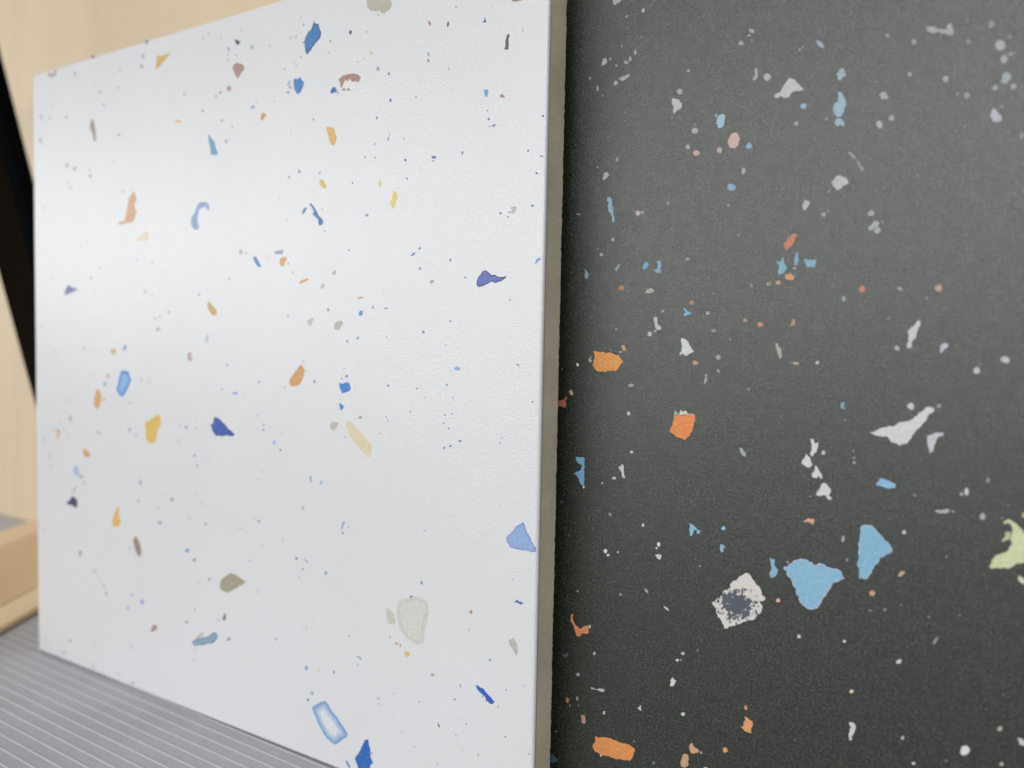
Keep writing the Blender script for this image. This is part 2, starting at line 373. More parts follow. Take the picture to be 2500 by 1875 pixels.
WHITE_CHIPS = '''
0|121,164,207|221,226,229|pale rectangular chip outlined in blue|133.27,14.36 134.11,14.83 135.77,16.13 137.74,17.01 138.40,16.68 140.06,15.01 142.01,13.81 143.64,12.17 145.73,10.30 145.26,9.32 143.37,7.81 141.45,6.27 140.31,6.44 138.50,7.05 137.00,8.37 135.66,9.87 134.30,12.00 133.11,13.57
0|209,207,198|216,214,208|large pale grey chip with yellow stains|161.13,45.99 161.74,47.71 163.01,48.87 164.57,49.27 165.41,49.99 166.53,50.09 168.76,50.16 170.42,49.35 170.85,48.31 170.88,46.55 170.49,45.56 170.24,44.16 169.59,42.00 169.75,40.23 169.08,39.07 167.56,38.52 166.30,38.58 165.58,39.00 164.73,39.16 163.52,40.07 162.07,41.14 161.90,42.49 161.15,44.64
0|79,101,112|136,170,189|teal grey fish-shaped chip|84.02,21.09 85.50,22.10 87.18,22.82 89.68,23.69 91.33,24.18 92.96,25.62 94.18,26.15 95.19,25.81 95.39,24.90 94.18,23.41 92.15,22.43 89.76,21.63 87.18,20.93 85.50,20.15 84.66,20.38
0|167,160,136|-|olive brown chip|101.19,44.71 102.55,44.68 104.87,44.01 107.46,43.33 105.64,42.16 102.95,40.49 99.83,38.86 97.65,38.87 96.46,39.73 96.26,40.78 97.45,42.60 99.23,43.85
0|54,49,108|48,87,168|large deep blue triangular chip|94.02,88.85 96.20,88.33 97.78,87.37 99.74,85.93 102.45,84.43 101.87,83.86 99.35,83.93 94.62,83.31 93.22,84.67 92.21,86.60 93.42,86.81 93.62,88.03
0|213,169,126|-|tall orange chip|56.41,156.11 57.10,155.49 57.79,154.31 58.01,153.17 57.08,152.12 57.06,150.44 58.13,149.80 56.81,147.08 55.16,146.34 53.52,146.59 49.70,146.12 48.74,146.47 48.99,147.17 52.10,147.25 52.83,149.61 53.32,151.28 54.05,153.77 55.23,154.80
0|47,105,185|-|strong blue diamond chip cut by the lower frame|151.65,10.59 152.56,10.85 152.89,9.32 153.30,8.00 153.39,6.47 154.31,5.31 153.41,4.56 152.98,2.63 149.60,1.60 148.80,3.54 148.22,4.70 149.38,6.38 150.60,8.66
0|224,187,94|-|large yellow chip|67.87,87.76 68.99,87.55 69.74,86.33 69.42,84.48 68.07,83.40 67.38,80.52 66.24,79.01 64.19,78.71 62.59,79.58 61.91,81.24 62.38,82.71 61.47,84.07 62.17,85.26 65.15,86.46
0|223,210,176|-|long pale yellow chip|144.15,91.08 145.56,90.83 147.73,89.81 149.57,88.31 151.11,86.81 152.77,85.56 152.64,84.16 151.92,82.25 150.71,82.84 149.32,84.11 147.16,85.56 145.29,87.29 144.49,89.34
0|71,134,205|136,180,227|two-tone blue chip, lighter in the middle|49.77,100.52 53.37,100.64 54.07,98.93 54.78,97.80 53.57,96.01 50.91,92.69 49.69,92.40 48.00,93.43 47.18,94.56 48.03,96.36 48.78,98.44
0|187,182,166|-|pale beige chip cut by the upper frame|149.39,195.29 149.87,192.12 150.91,191.14 152.66,190.57 153.82,190.66 154.12,189.95 155.27,189.50 156.12,189.98 157.25,190.40 157.51,191.43 156.63,193.76
0|39,53,80|64,126,185|large blue chip with a dark outline|132.14,192.37 131.66,191.20 131.18,190.36 130.05,189.88 129.24,188.87 128.75,187.79 128.93,186.59 129.44,184.64 129.77,184.35 130.74,184.99 132.19,186.24 134.27,187.71 134.67,189.01 134.09,189.81 133.60,191.40 133.11,191.33 132.47,191.55
0|140,168,205|-|light blue hook-shaped chip|87.90,150.06 90.32,149.95 91.52,149.21 91.80,147.63 90.72,147.84 90.32,148.65 88.10,148.42 87.08,147.71 86.47,145.64 86.67,144.05 87.49,143.47 86.47,142.21 85.44,142.40 83.80,143.96 83.80,145.82 85.24,147.31 86.47,149.33
0|91,107,152|-|slate blue triangular chip|20.62,128.30 21.96,127.50 26.50,126.64 25.70,126.35 18.65,124.65 18.95,126.34
0|45,45,102|91,109,185|large indigo chip with a dark ragged rim|184.56,127.36 185.54,127.45 186.29,126.85 186.78,126.32 187.75,126.40 188.73,125.86 189.69,125.83 190.76,126.00 190.65,125.60 188.99,124.83 187.91,124.55 186.81,124.89 185.85,124.40 183.52,123.73 183.01,124.16 183.06,125.30 183.47,126.11 184.08,126.61
0|109,142,209|149,176,217|periwinkle blue triangular chip at the edge|196.30,72.09 196.71,71.42 197.33,69.87 198.29,68.57 198.89,67.54 199.60,66.93 199.51,66.10 199.16,65.88 197.89,65.89 196.60,65.90 194.60,65.86 193.04,66.04 192.43,66.89 191.97,67.96 192.39,68.55 193.56,69.65 194.72,71.05 195.77,71.71
0|214,180,95|-|yellow triangular chip|68.19,194.46 74.90,194.31 71.45,192.43 67.95,190.72 67.29,190.97 67.96,192.61
0|233,221,193|-|pale cream chip|62.31,143.79 63.67,142.74 64.56,141.57 63.65,140.37 57.22,140.71 57.69,141.53 60.47,142.08 61.16,143.16
0|170,134,120|-|brown arched chip|140.69,176.34 141.77,176.96 143.61,177.12 145.44,177.05 146.95,176.58 148.01,175.68 147.27,174.63 146.06,175.04 145.16,175.07 144.39,175.98 143.78,175.40 143.01,175.86 142.25,175.19 141.80,174.12 141.34,174.31 141.32,175.33
0|156,145,128|-|brown sliver chip|34.50,180.50 35.66,180.35 36.73,177.01 37.20,173.47 35.68,173.36 35.20,176.04 33.60,178.28
0|214,164,104|-|orange leaf-shaped chip|36.76,94.39 38.03,93.85 39.28,92.12 39.01,90.61 37.19,87.81 35.91,87.73 34.90,89.19 35.18,91.61
0|227,183,96|-|amber teardrop chip|47.41,57.04 48.39,57.01 47.88,55.02 48.84,52.76 48.34,51.20 46.36,50.39 44.62,50.69 44.38,52.17 45.65,54.73
0|63,59,92|-|small near-black triangular chip|21.71,57.47 23.08,57.47 24.96,56.45 24.93,54.26 23.84,53.75 21.67,54.48 18.37,54.71 20.32,55.89
0|159,136,128|-|brown lens-shaped chip|56.78,49.13 57.95,48.13 59.35,46.00 59.81,44.02 58.62,42.67 57.44,43.36 56.27,45.53 55.33,47.45
0|67,118,180|-|blue hourglass-shaped chip|130.86,146.32 131.41,146.51 132.24,145.74 133.07,144.74 134.05,143.26 134.38,142.88 135.52,142.10 135.91,141.25 135.37,140.70 134.57,140.52 134.17,141.01 133.97,142.32 133.08,142.85 132.10,143.39 132.51,144.42 131.92,145.29 131.25,145.93
0|210,158,96|-|orange teardrop chip|128.11,104.84 128.95,104.45 129.47,103.38 129.31,101.91 128.65,100.67 127.81,99.54 126.29,98.99 124.57,98.92 123.88,99.75 124.21,100.75 125.58,102.27 126.93,103.66
0|107,161,191|-|teal blade-shaped chip|91.20,168.66 91.79,168.64 92.66,167.66 93.96,166.53 94.48,164.67 95.53,162.76 92.39,162.97 91.79,166.01
0|178,156,148|-||9.68,199.33 10.21,197.73 12.43,197.22 14.37,197.52 15.22,199.04 13.85,199.41 13.17,198.32 11.34,198.61
0|48,99,193|-|blue feather-shaped chip|184.61,32.78 185.38,32.68 186.01,32.41 186.77,32.38 187.54,31.60 188.55,30.99 189.68,30.21 189.45,29.61 188.71,29.31 187.83,29.84 186.80,30.77 185.40,31.50 184.88,32.02
0|224,180,106|-|amber rounded chip|136.63,165.11 137.05,165.18 137.84,164.96 138.95,164.75 139.42,164.19 139.59,163.25 140.23,162.26 139.77,160.82 139.15,160.20 138.52,160.39 137.88,161.39 137.39,162.83 136.90,163.81
0|172,142,130|-|brown kite-shaped chip|103.13,186.72 101.82,186.31 101.44,185.50 102.20,184.13 103.14,182.73 103.70,182.39 104.63,183.49 106.30,184.58 106.11,185.35 104.62,186.22
0|75,130,189|-|blue jagged chip|125.00,178.92 125.83,178.90 126.51,178.61 127.00,179.07 127.67,178.73 127.94,178.10 128.77,177.43 128.19,176.19 127.53,175.11 126.37,174.76 125.86,175.36 125.29,176.15 125.01,177.62
0|61,126,205|-|bright blue blocky chip|141.54,100.42 143.26,100.42 144.35,100.82 145.13,100.50 145.76,99.25 145.00,98.51 143.60,98.09 142.67,97.93 142.34,98.62 141.86,99.31
0|186,187,174|-|grey dagger-shaped chip|194.33,46.14 194.58,45.35 195.31,44.88 195.47,43.03 195.38,41.97 195.01,42.30 194.15,43.37 193.41,44.05 193.15,44.84 193.50,45.44 193.99,45.33
0|212,162,104|-||28.69,74.28 31.05,73.57 32.77,72.80 32.08,71.67 29.97,71.33 28.66,72.28
0|203,167,108|-|tan oval chip|91.00,121.45 91.80,121.71 92.80,120.91 94.19,119.84 94.99,118.92 94.79,118.00 93.80,117.61 92.60,118.01 91.60,119.07 91.00,120.13
0|202,202,189|-||158.16,45.88 159.10,45.37 160.28,44.47 160.89,42.72 160.61,41.97 158.72,41.82 158.11,43.09 157.94,44.45
0|227,206,104|-|yellow hourglass-shaped chip|158.88,147.24 159.45,146.87 159.84,145.63 159.35,144.68 158.94,143.39 158.37,143.22 157.79,144.03 157.64,144.70 158.34,145.42 158.32,146.52
0|178,192,217|-|pale blue chip|24.32,68.52 25.66,67.40 26.33,65.61 26.15,64.51 23.18,64.51 22.67,66.80
0|162,135,120|-||190.38,185.85 190.98,185.04 191.92,184.71 193.07,184.75 194.21,185.06
0|213,181,154|-||11.78,79.68 14.59,79.41 15.42,78.84 14.26,76.39 12.85,76.28 13.00,78.19
0|142,158,180|-||118.00,134.19 118.49,134.66 119.82,134.85 121.38,135.07 121.49,134.28 120.87,133.87 119.47,134.00 118.42,134.05
0|207,162,95|-|orange stick-shaped chip|127.36,126.07 128.77,126.88 130.43,127.24 130.83,126.89 129.44,126.31 127.60,125.95
0|79,63,58|124,99,92|brown sliver chip with a dark rim|190.32,178.25 189.73,178.03 189.40,177.00 189.43,175.81 189.14,175.17 190.16,174.89 190.25,176.06 190.11,177.07 190.44,177.90
0|79,132,189|-|blue crescent chip|110.17,133.66 110.90,133.76 111.63,132.73 113.09,131.05 112.73,130.69 111.82,130.92 110.72,131.89 109.99,132.92
0|183,184,170|-|grey curled chip|139.95,115.48 140.89,116.19 142.30,116.30 142.84,115.72 142.85,115.14 142.16,115.02 141.86,114.08 140.91,113.84 139.80,114.26
0|191,187,175|-|beige rounded chip|138.94,90.03 140.06,90.46 141.49,90.55 141.65,89.85 140.87,88.85 139.92,88.12 138.96,88.60 138.79,89.42
0|187,162,158|-||82.69,107.02 83.94,107.10 83.53,105.95 84.36,104.89 83.31,104.33 82.06,105.11 82.06,106.19
0|217,172,112|-|orange blocky chip|120.18,132.63 121.57,133.18 122.26,133.15 122.88,132.52 122.10,131.57 121.76,130.73 120.37,130.78 120.12,131.65
0|214,194,96|-|yellow rounded chip|134.45,152.13 135.58,152.14 136.39,150.90 136.98,150.27 136.57,149.77 135.60,149.93 134.63,150.83 134.39,151.67
1|186,186,172|-||85.50,22.47 87.18,23.99 88.85,25.03 89.06,24.52 87.81,23.24 85.93,22.39
1|170,138,128|-||65.48,22.56 67.08,22.66 67.54,21.88 65.93,20.53 64.31,20.05 64.22,20.47
1|194,176,168|-||24.49,61.38 23.93,59.76 22.00,58.13 21.73,58.57 23.12,60.60
1|219,185,124|-||79.48,173.88 78.96,173.61 77.63,173.85 76.92,174.06 76.40,174.56 77.05,174.71 78.02,174.60 79.32,174.19
1|202,176,136|-||44.20,107.11 47.15,107.45 46.90,105.99 45.66,105.37 44.68,105.94
1|165,169,167|-||28.94,64.94 28.48,64.34 27.65,64.12 26.70,64.34 26.27,64.63 26.91,65.17 27.50,65.29 28.19,65.24
1|181,181,179|-||29.39,140.94 29.05,140.74 28.25,140.40 27.24,140.25 26.85,140.26 26.94,140.44 27.93,140.81 28.70,141.00
1|162,178,205|-||91.20,112.49 90.59,111.96 89.99,110.09 90.51,109.97 91.32,111.70
1|186,188,189|-||17.37,2.91 17.01,2.47 16.03,2.16 15.08,2.05 14.86,2.57 15.41,3.13 16.05,3.33 16.94,3.47
1|200,202,198|-||12.60,95.58 12.36,95.29 11.45,94.87 10.65,94.63 10.14,94.77 10.38,95.07 11.08,95.35 11.82,95.60
1|203,153,96|-||112.54,170.24 112.96,171.41 113.60,171.94 114.68,171.18 114.96,170.66 114.14,170.72 113.61,169.86 112.97,169.94
1|59,103,182|-||137.91,173.80 138.53,174.62 139.47,174.75 140.32,173.55 139.64,173.36 138.23,173.18
1|155,173,206|-||69.99,55.07 69.66,54.59 68.84,54.22 68.11,54.18 67.67,54.68 68.01,55.00 68.68,55.37 69.52,55.43
1|191,194,185|-||130.52,116.43 131.51,116.79 132.67,116.90 132.77,116.31 132.12,115.83 131.86,114.99 131.20,114.99 130.46,115.71
1|188,192,202|-||14.18,105.88 13.94,105.58 13.08,105.39 12.20,105.62 11.87,105.93 12.21,106.26 13.31,106.37 14.17,106.23
1|81,105,176|-||194.35,53.76 195.09,54.63 195.57,54.30 196.64,54.29 196.53,53.86 195.94,53.64 195.34,53.95 194.87,53.96
1|192,194,194|-||5.33,43.68 4.96,43.01 4.26,42.67 3.68,42.87 3.08,43.10 3.38,43.76 4.19,44.05 4.91,43.94
1|131,162,206|-||82.86,48.49 82.56,47.84 81.80,47.61 80.76,47.68 80.61,47.96 80.92,48.36 82.00,48.93 82.76,48.82
1|187,188,180|-||191.49,141.06 192.90,141.02 193.03,140.45 192.47,139.49 190.82,139.71 190.81,140.01 191.87,140.14
1|204,204,202|-||45.83,75.27 45.31,74.94 44.76,74.85 44.00,74.83 43.62,75.06 43.76,75.31 44.44,75.53 45.65,75.57
1|157,171,204|-||61.03,28.96 60.87,28.38 60.11,27.77 59.26,28.01 58.82,28.33 59.21,29.08 59.80,29.55 60.53,29.39
1|192,196,206|-||10.12,66.28 9.49,65.91 8.86,65.66 8.32,65.88 7.93,66.20 8.18,66.55 9.10,66.84 9.75,66.68
1|160,162,156|-||27.48,39.16 27.27,38.39 26.34,38.04 25.60,38.00 25.34,38.85 25.60,39.40 26.58,39.79 27.23,39.53
1|124,146,193|-||143.67,65.27 144.14,65.09 143.52,64.41 143.22,63.18 142.90,63.18 143.05,64.35
1|156,153,150|-||26.08,165.79 25.59,165.32 24.85,165.33 24.28,165.53 24.00,166.10 24.25,166.49 25.05,166.41 25.66,166.36
1|144,168,206|-||103.90,96.35 103.68,95.90 103.20,95.63 102.22,95.55 101.88,95.66 101.83,96.05 102.57,96.31 103.40,96.46
1|168,173,161|-||69.29,113.72 68.84,113.15 68.33,113.05 67.58,113.31 67.22,113.59 67.60,114.15 68.36,114.22 68.95,114.15
1|142,171,206|-||41.90,96.07 41.60,95.60 41.07,95.44 40.33,95.52 39.83,96.03 40.34,96.50 41.03,96.72 41.51,96.49
1|75,70,96|-||102.55,192.66 103.11,192.81 104.61,192.17 103.68,191.34 102.93,191.72
1|191,150,112|-||147.63,121.85 148.54,122.16 149.68,122.14 149.30,121.83 147.94,121.55
1|178,177,165|-||22.36,83.69 22.02,83.06 21.31,82.72 20.48,82.90 20.33,83.54 20.70,84.39 21.28,84.71 22.19,84.22
1|188,188,184|-||40.59,30.31 40.36,29.86 39.61,29.66 38.85,29.60 38.56,30.02 38.82,30.43 39.49,30.70 40.30,30.71
1|186,188,189|-||34.30,1.92 33.96,1.49 33.13,1.09 32.50,1.16 32.28,1.52 32.74,2.02 33.14,2.27 34.07,2.39
1|169,165,162|-||6.38,185.08 6.33,184.68 5.53,184.62 4.73,184.91 4.37,185.41 4.73,185.66 5.32,185.75 6.33,185.40
1|202,178,160|-||43.64,98.70 43.08,98.11 42.17,97.76 41.64,98.02 41.83,98.82 42.38,99.33 42.88,99.55 43.38,99.05
1|183,185,181|-||35.65,34.53 35.09,33.98 34.60,33.77 33.86,33.86 33.67,34.25 33.89,34.74 34.76,34.94 35.21,34.76
1|172,178,185|-||60.09,66.30 60.05,65.60 59.57,65.11 58.88,65.45 58.38,65.99 58.56,66.53 58.88,67.06 59.40,67.04
1|173,175,179|-||20.82,7.70 20.76,7.41 20.00,7.06 19.27,7.00 18.88,7.39 19.01,7.82 19.67,8.13 20.69,8.13
1|176,150,144|-||100.96,180.17 100.67,179.52 99.90,179.59 99.31,179.72 99.04,180.46 99.13,180.90 100.00,180.94 100.84,180.59
1|173,173,172|-||7.63,154.56 7.39,154.28 6.79,154.24 6.15,154.40 5.72,154.75 6.05,155.00 6.91,155.01 7.23,154.96
1|162,158,154|-||34.68,162.54 34.28,162.12 33.68,162.12 33.02,162.40 32.77,162.72 33.03,162.99 33.49,163.18 34.31,163.02
1|183,185,183|-||29.74,62.87 29.33,62.46 28.77,62.36 28.15,62.28 27.85,62.60 28.18,63.08 28.85,63.29 29.46,63.26
1|181,184,184|-||9.44,70.32 9.30,69.85 8.60,69.63 7.81,69.77 7.55,70.09 7.55,70.57 8.52,70.85 9.13,70.88
1|138,176,219|-|light blue ragged chip|177.02,105.08 177.41,105.45 178.05,105.79 178.82,105.50 178.91,105.07 178.19,104.84 177.42,104.92
1|65,130,205|-||141.69,95.17 142.22,95.37 143.49,94.57 143.02,93.95 142.40,93.49 142.01,94.25
1|107,138,189|-||52.21,107.64 51.26,106.83 50.87,106.95 50.71,107.33 50.87,107.91 51.59,108.57 52.35,108.60 52.59,108.25
1|142,167,201|-||148.30,31.36 149.22,31.45 150.16,31.07 150.01,30.67 149.39,30.89 148.45,31.16
1|170,166,161|-||21.46,167.13 21.11,166.49 20.30,166.43 19.92,166.89 19.62,167.52 19.80,168.13 20.48,168.24 21.09,167.93
1|150,166,202|-||110.41,174.07 110.16,173.67 109.70,173.43 109.16,173.50 108.57,173.68 108.66,174.00 109.18,174.26 109.92,174.25
1|170,167,163|-||5.79,177.17 5.66,176.56 4.88,176.39 4.31,176.87 4.00,177.49 4.31,178.03 5.14,178.22 5.60,178.06
1|223,210,124|-||154.10,150.21 154.82,150.14 154.92,149.24 154.56,148.39 154.18,148.64 154.05,149.54
1|86,130,182|-||128.22,143.90 128.61,144.94 129.54,145.59 130.04,145.32 129.45,144.41 128.56,143.80
1|224,186,120|-||165.48,35.73 165.14,35.20 164.78,34.69 163.93,34.80 163.68,35.24 163.96,36.03 164.45,36.13 165.10,36.09
1|181,183,177|-||30.54,107.17 30.08,106.93 29.56,106.68 28.76,106.88 28.75,107.20 28.94,107.57 29.52,107.73 30.13,107.58
1|198,201,192|-||34.97,9.37 34.50,8.78 33.98,8.39 33.46,8.72 33.18,9.13 33.37,9.58 34.13,10.02 34.67,10.01
1|186,186,184|-||12.24,130.66 11.82,130.54 11.44,130.34 10.65,130.52 10.46,130.80 10.58,131.06 11.22,131.08 11.92,130.95
1|166,160,155|-||21.20,182.76 20.95,182.40 20.26,182.51 19.86,182.66 19.42,183.00 19.78,183.45 20.52,183.47 20.82,183.27
1|129,120,108|-||97.47,30.90 98.26,32.13 99.25,32.19 98.86,31.17 98.46,30.42 97.86,30.43
1|201,201,199|-||12.09,71.99 11.65,71.65 11.03,71.36 10.31,71.52 10.32,71.78 10.49,72.05 10.92,72.33 11.70,72.14
1|177,173,169|-||23.66,159.78 23.38,159.51 22.73,159.48 22.05,159.67 21.88,160.03 22.18,160.25 22.59,160.33 23.32,160.04
1|168,173,179|-||38.20,80.29 38.01,79.92 37.27,79.61 36.80,79.69 36.43,80.10 36.86,80.56 37.36,80.73 37.91,80.56
1|175,175,179|-||41.80,27.83 41.44,27.28 40.81,27.06 40.24,27.12 40.03,27.58 40.28,28.01 40.73,28.32 41.54,28.32
1|77,121,185|-||145.02,3.26 145.65,3.08 146.78,1.71 146.15,1.64 145.34,2.50
1|112,162,205|-||183.98,167.32 185.07,167.16 185.21,166.54 184.86,165.58 184.37,165.75 184.11,166.70
1|166,175,198|-||53.48,25.65 53.01,25.06 52.51,24.78 51.86,24.70 51.76,25.11 51.79,25.55 52.59,25.94 53.16,25.76
1|188,188,187|-||4.65,114.39 4.43,113.99 3.76,113.68 3.20,113.95 2.95,114.39 3.28,114.70 3.73,114.99 4.46,114.71
1|188,190,191|-||55.00,13.37 54.83,12.93 54.04,12.49 53.75,12.67 53.32,12.83 53.74,13.42 54.15,13.64 54.76,13.55
1|186,188,184|-||5.89,75.44 5.59,74.96 5.16,74.70 4.52,74.75 4.21,75.29 4.51,75.92 5.02,75.91 5.84,75.89
1|204,204,199|-||38.77,32.35 38.31,31.88 37.74,31.48 37.28,31.62 37.10,32.02 37.23,32.46 37.82,32.84 38.35,32.69
1|120,108,99|-||36.39,199.68 35.97,199.48 35.52,199.41 34.99,199.62 34.72,200.04 34.91,200.37 35.38,200.39 36.07,200.18
1|163,166,172|-||75.49,62.60 75.27,62.15 74.67,61.95 74.10,62.22 73.82,62.42 74.22,63.18 74.66,63.34 75.14,63.19
1|188,192,199|-||18.17,79.49 17.98,79.18 17.40,78.81 16.84,79.05 16.50,79.32 16.93,79.92 17.49,79.96 17.88,79.94
1|138,144,164|-||100.90,25.89 101.11,25.68 100.51,25.10 99.97,24.91 99.51,24.89 99.45,25.28 99.95,25.74 100.35,26.03
1|140,168,205|-||131.55,75.66 132.05,75.71 132.49,74.30 131.90,74.06
1|173,173,172|-||34.62,130.06 34.36,129.57 33.81,129.53 33.44,129.69 33.02,130.09 33.32,130.53 33.70,130.69 34.51,130.42
1|153,155,146|-||85.81,46.08 85.69,45.75 85.04,45.42 84.34,45.45 84.22,45.86 84.47,46.31 84.96,46.44 85.72,46.48
1|193,176,171|-||105.67,135.02 105.43,134.68 104.95,134.32 104.46,134.60 104.20,135.26 104.47,135.90 104.93,135.89 105.47,135.56
1|186,186,184|-||15.60,81.43 15.42,81.15 14.77,81.01 14.38,81.06 14.03,81.27 14.30,81.67 14.95,81.81 15.53,81.75
1|204,204,202|-||17.63,59.09 17.14,58.75 16.88,58.63 16.25,58.73 16.07,58.98 16.21,59.20 16.71,59.40 17.25,59.41
1|170,130,108|-||188.00,165.32 188.94,165.68 189.56,164.70 188.60,164.93
1|192,196,209|-||1.58,43.86 1.34,43.40 0.73,43.15 0.33,43.30 0.03,43.71 0.35,44.27 0.78,44.42 1.39,44.18
1|207,207,206|-||9.57,51.41 9.12,51.04 8.65,50.84 8.02,50.93 8.02,51.14 8.22,51.54 8.85,51.64 9.20,51.56
1|162,153,147|-||40.07,188.23 39.73,187.97 39.39,187.92 38.62,188.10 38.52,188.35 38.70,188.70 39.34,188.68 39.67,188.54
1|201,201,199|-||10.28,79.71 10.07,79.34 9.61,79.28 9.05,79.35 8.73,79.66 8.95,79.95 9.40,80.11 10.12,79.97
1|160,166,194|-||54.64,82.34 54.41,81.79 53.97,81.63 53.17,81.75 53.10,82.11 53.39,82.61 53.95,82.79 54.49,82.63
1|170,179,198|-||55.68,30.17 55.45,29.77 54.97,29.45 54.34,29.59 54.14,29.93 54.18,30.29 54.69,30.50 55.32,30.38
1|201,201,199|-||31.06,42.36 30.84,41.93 30.44,41.76 29.90,41.80 29.54,42.05 29.98,42.47 30.41,42.57 30.81,42.57
1|86,120,174|-||169.82,154.06 170.35,154.33 171.34,153.94 171.02,153.56 170.09,153.72
1|204,204,202|-||30.62,67.61 30.41,67.34 30.01,67.15 29.41,67.16 29.11,67.44 29.23,67.72 29.90,68.00 30.36,67.90
1|186,187,178|-||136.20,124.81 135.79,124.43 135.12,124.45 135.05,124.89 135.21,125.26 135.76,125.81 136.23,125.66 136.54,125.50
1|175,171,166|-||11.53,184.04 11.20,183.71 10.56,183.70 10.13,183.92 10.04,184.18 10.22,184.58 10.83,184.56 11.18,184.33
1|210,204,181|-||124.67,189.28 124.46,189.15 123.77,189.07 123.39,189.13 123.18,189.69 123.40,189.89 123.74,190.09 124.49,189.71
1|192,196,209|-||26.62,58.40 26.29,58.09 25.87,57.96 25.35,58.02 25.13,58.38 25.30,58.62 25.81,58.97 26.30,58.76
1|154,169,187|-||42.03,183.97 41.84,183.85 41.33,183.81 40.83,183.93 40.55,184.22 40.64,184.52 41.28,184.55 41.78,184.41
1|188,188,187|-||33.27,141.64 33.11,141.51 32.58,141.44 32.03,141.56 31.79,141.77 32.13,141.97 32.75,141.99 33.13,141.93
1|168,170,168|-||62.80,125.15 62.62,124.76 62.08,124.66 61.53,124.86 61.32,125.07 61.61,125.37 62.05,125.54 62.47,125.44
1|204,204,198|-||116.48,133.47 116.42,133.29 115.84,133.25 115.36,133.32 115.07,133.56 115.47,133.75 115.91,133.83 116.54,133.66
1|201,204,199|-||43.04,73.36 42.89,73.02 42.49,72.72 41.64,72.87 41.58,73.16 41.87,73.57 42.40,73.66 43.02,73.63
1|186,183,177|-||22.15,161.50 21.78,161.24 21.40,161.12 20.73,161.34 20.70,161.65 20.83,161.76 21.51,161.91 22.02,161.75
1|191,191,190|-||20.45,77.27 20.43,77.07 19.87,76.91 19.26,77.03 19.09,77.17 19.41,77.56 19.93,77.67 20.54,77.63
1|181,184,202|-||57.92,80.76 57.58,80.43 56.99,80.17 56.54,80.26 56.47,80.74 56.57,81.10 57.14,81.23 57.58,81.26
1|178,140,118|-||169.17,184.63 169.17,184.29 169.01,183.98 168.81,184.08 168.44,184.61 168.38,184.94 168.38,185.41 168.86,185.01
1|150,165,184|-||62.05,195.54 61.89,195.04 61.48,194.97 61.12,195.26 60.94,195.85 61.12,196.14 61.50,196.40 61.86,196.09
1|177,177,176|-||60.72,98.27 60.66,98.04 60.11,97.85 59.40,97.94 59.30,98.28 59.64,98.46 60.16,98.59 60.64,98.59
1|198,200,194|-||18.89,89.65 18.59,89.04 17.96,89.04 17.56,89.18 17.46,89.52 17.62,90.33 18.16,90.47 18.64,90.26
1|160,150,147|-||26.16,195.90 25.73,195.50 25.38,195.42 25.04,195.83 24.99,196.25 25.51,196.84 25.90,196.77 26.25,196.48
1|170,192,219|-||136.29,74.14 135.80,73.74 135.50,73.63 135.16,73.95 135.21,74.35 135.51,74.75 136.09,75.05 136.34,74.75
1|75,121,185|-||165.59,132.31 165.52,132.08 165.07,131.74 164.52,131.50 164.17,131.52 164.33,131.79 164.73,132.15 165.18,132.26
1|150,150,146|-||49.80,173.79 49.58,173.49 49.00,173.46 48.63,173.69 48.39,174.04 48.64,174.27 49.09,174.31 49.67,174.08
1|150,165,205|-||85.88,76.93 85.86,76.65 85.23,76.49 84.52,76.55 84.47,76.77 84.48,77.10 85.20,77.26 85.70,77.27
1|186,190,199|-||3.32,133.99 3.06,133.66 2.53,133.61 2.08,133.68 1.91,134.04 2.01,134.21 2.53,134.33 3.01,134.17
1|179,181,179|-||39.42,132.96 39.16,132.62 38.86,132.53 38.32,132.64 38.01,133.01 38.20,133.28 38.64,133.39 39.23,133.17
1|142,170,209|-||131.55,24.34 131.27,23.75 130.68,23.48 130.47,23.67 130.26,24.05 130.46,24.61 130.76,24.87 131.19,24.80
1|202,204,200|-||11.40,102.09 11.18,101.84 10.75,101.67 10.30,101.76 10.01,102.11 10.26,102.33 10.91,102.57 11.16,102.37
1|108,154,207|-||197.80,128.56 198.35,129.43 199.14,129.69 199.19,129.30 198.59,128.83 198.15,128.45
1|166,169,169|-||55.57,1.69 55.26,1.28 54.92,0.98 54.34,0.94 54.18,1.26 54.46,1.81 54.80,2.06 55.16,1.92
1|196,196,194|-||70.92,63.32 70.72,63.14 70.25,62.92 69.83,62.96 69.54,63.13 69.79,63.41 70.16,63.62 70.73,63.56
1|186,183,177|-||46.98,166.11 46.70,165.86 46.40,165.83 45.80,165.94 45.63,166.28 45.76,166.46 46.35,166.48 46.78,166.35
1|75,136,205|-||149.29,117.84 148.88,117.48 148.48,117.40 148.10,117.64 148.11,118.27 148.52,118.66 149.12,118.74 149.37,118.61
1|52,51,77|-||174.23,183.36 174.09,183.03 173.86,182.75 173.76,183.08 173.76,183.52 173.86,183.89 174.07,184.08 174.23,183.70
1|178,178,169|-||140.33,128.31 139.97,127.78 139.44,127.75 139.08,128.01 139.21,128.65 139.69,128.90 140.08,129.09 140.26,128.63
1|146,154,194|-||81.97,84.91 81.87,84.59 81.50,84.45 80.96,84.45 80.63,84.84 80.94,85.16 81.39,85.38 81.93,85.33
1|165,184,179|-||109.81,189.71 109.67,189.34 109.12,189.25 108.71,189.36 108.48,189.92 108.86,190.33 109.16,190.46 109.70,190.17
1|204,204,202|-||20.79,62.08 20.57,61.76 20.22,61.69 19.77,61.65 19.46,61.94 19.71,62.15 20.06,62.39 20.54,62.29
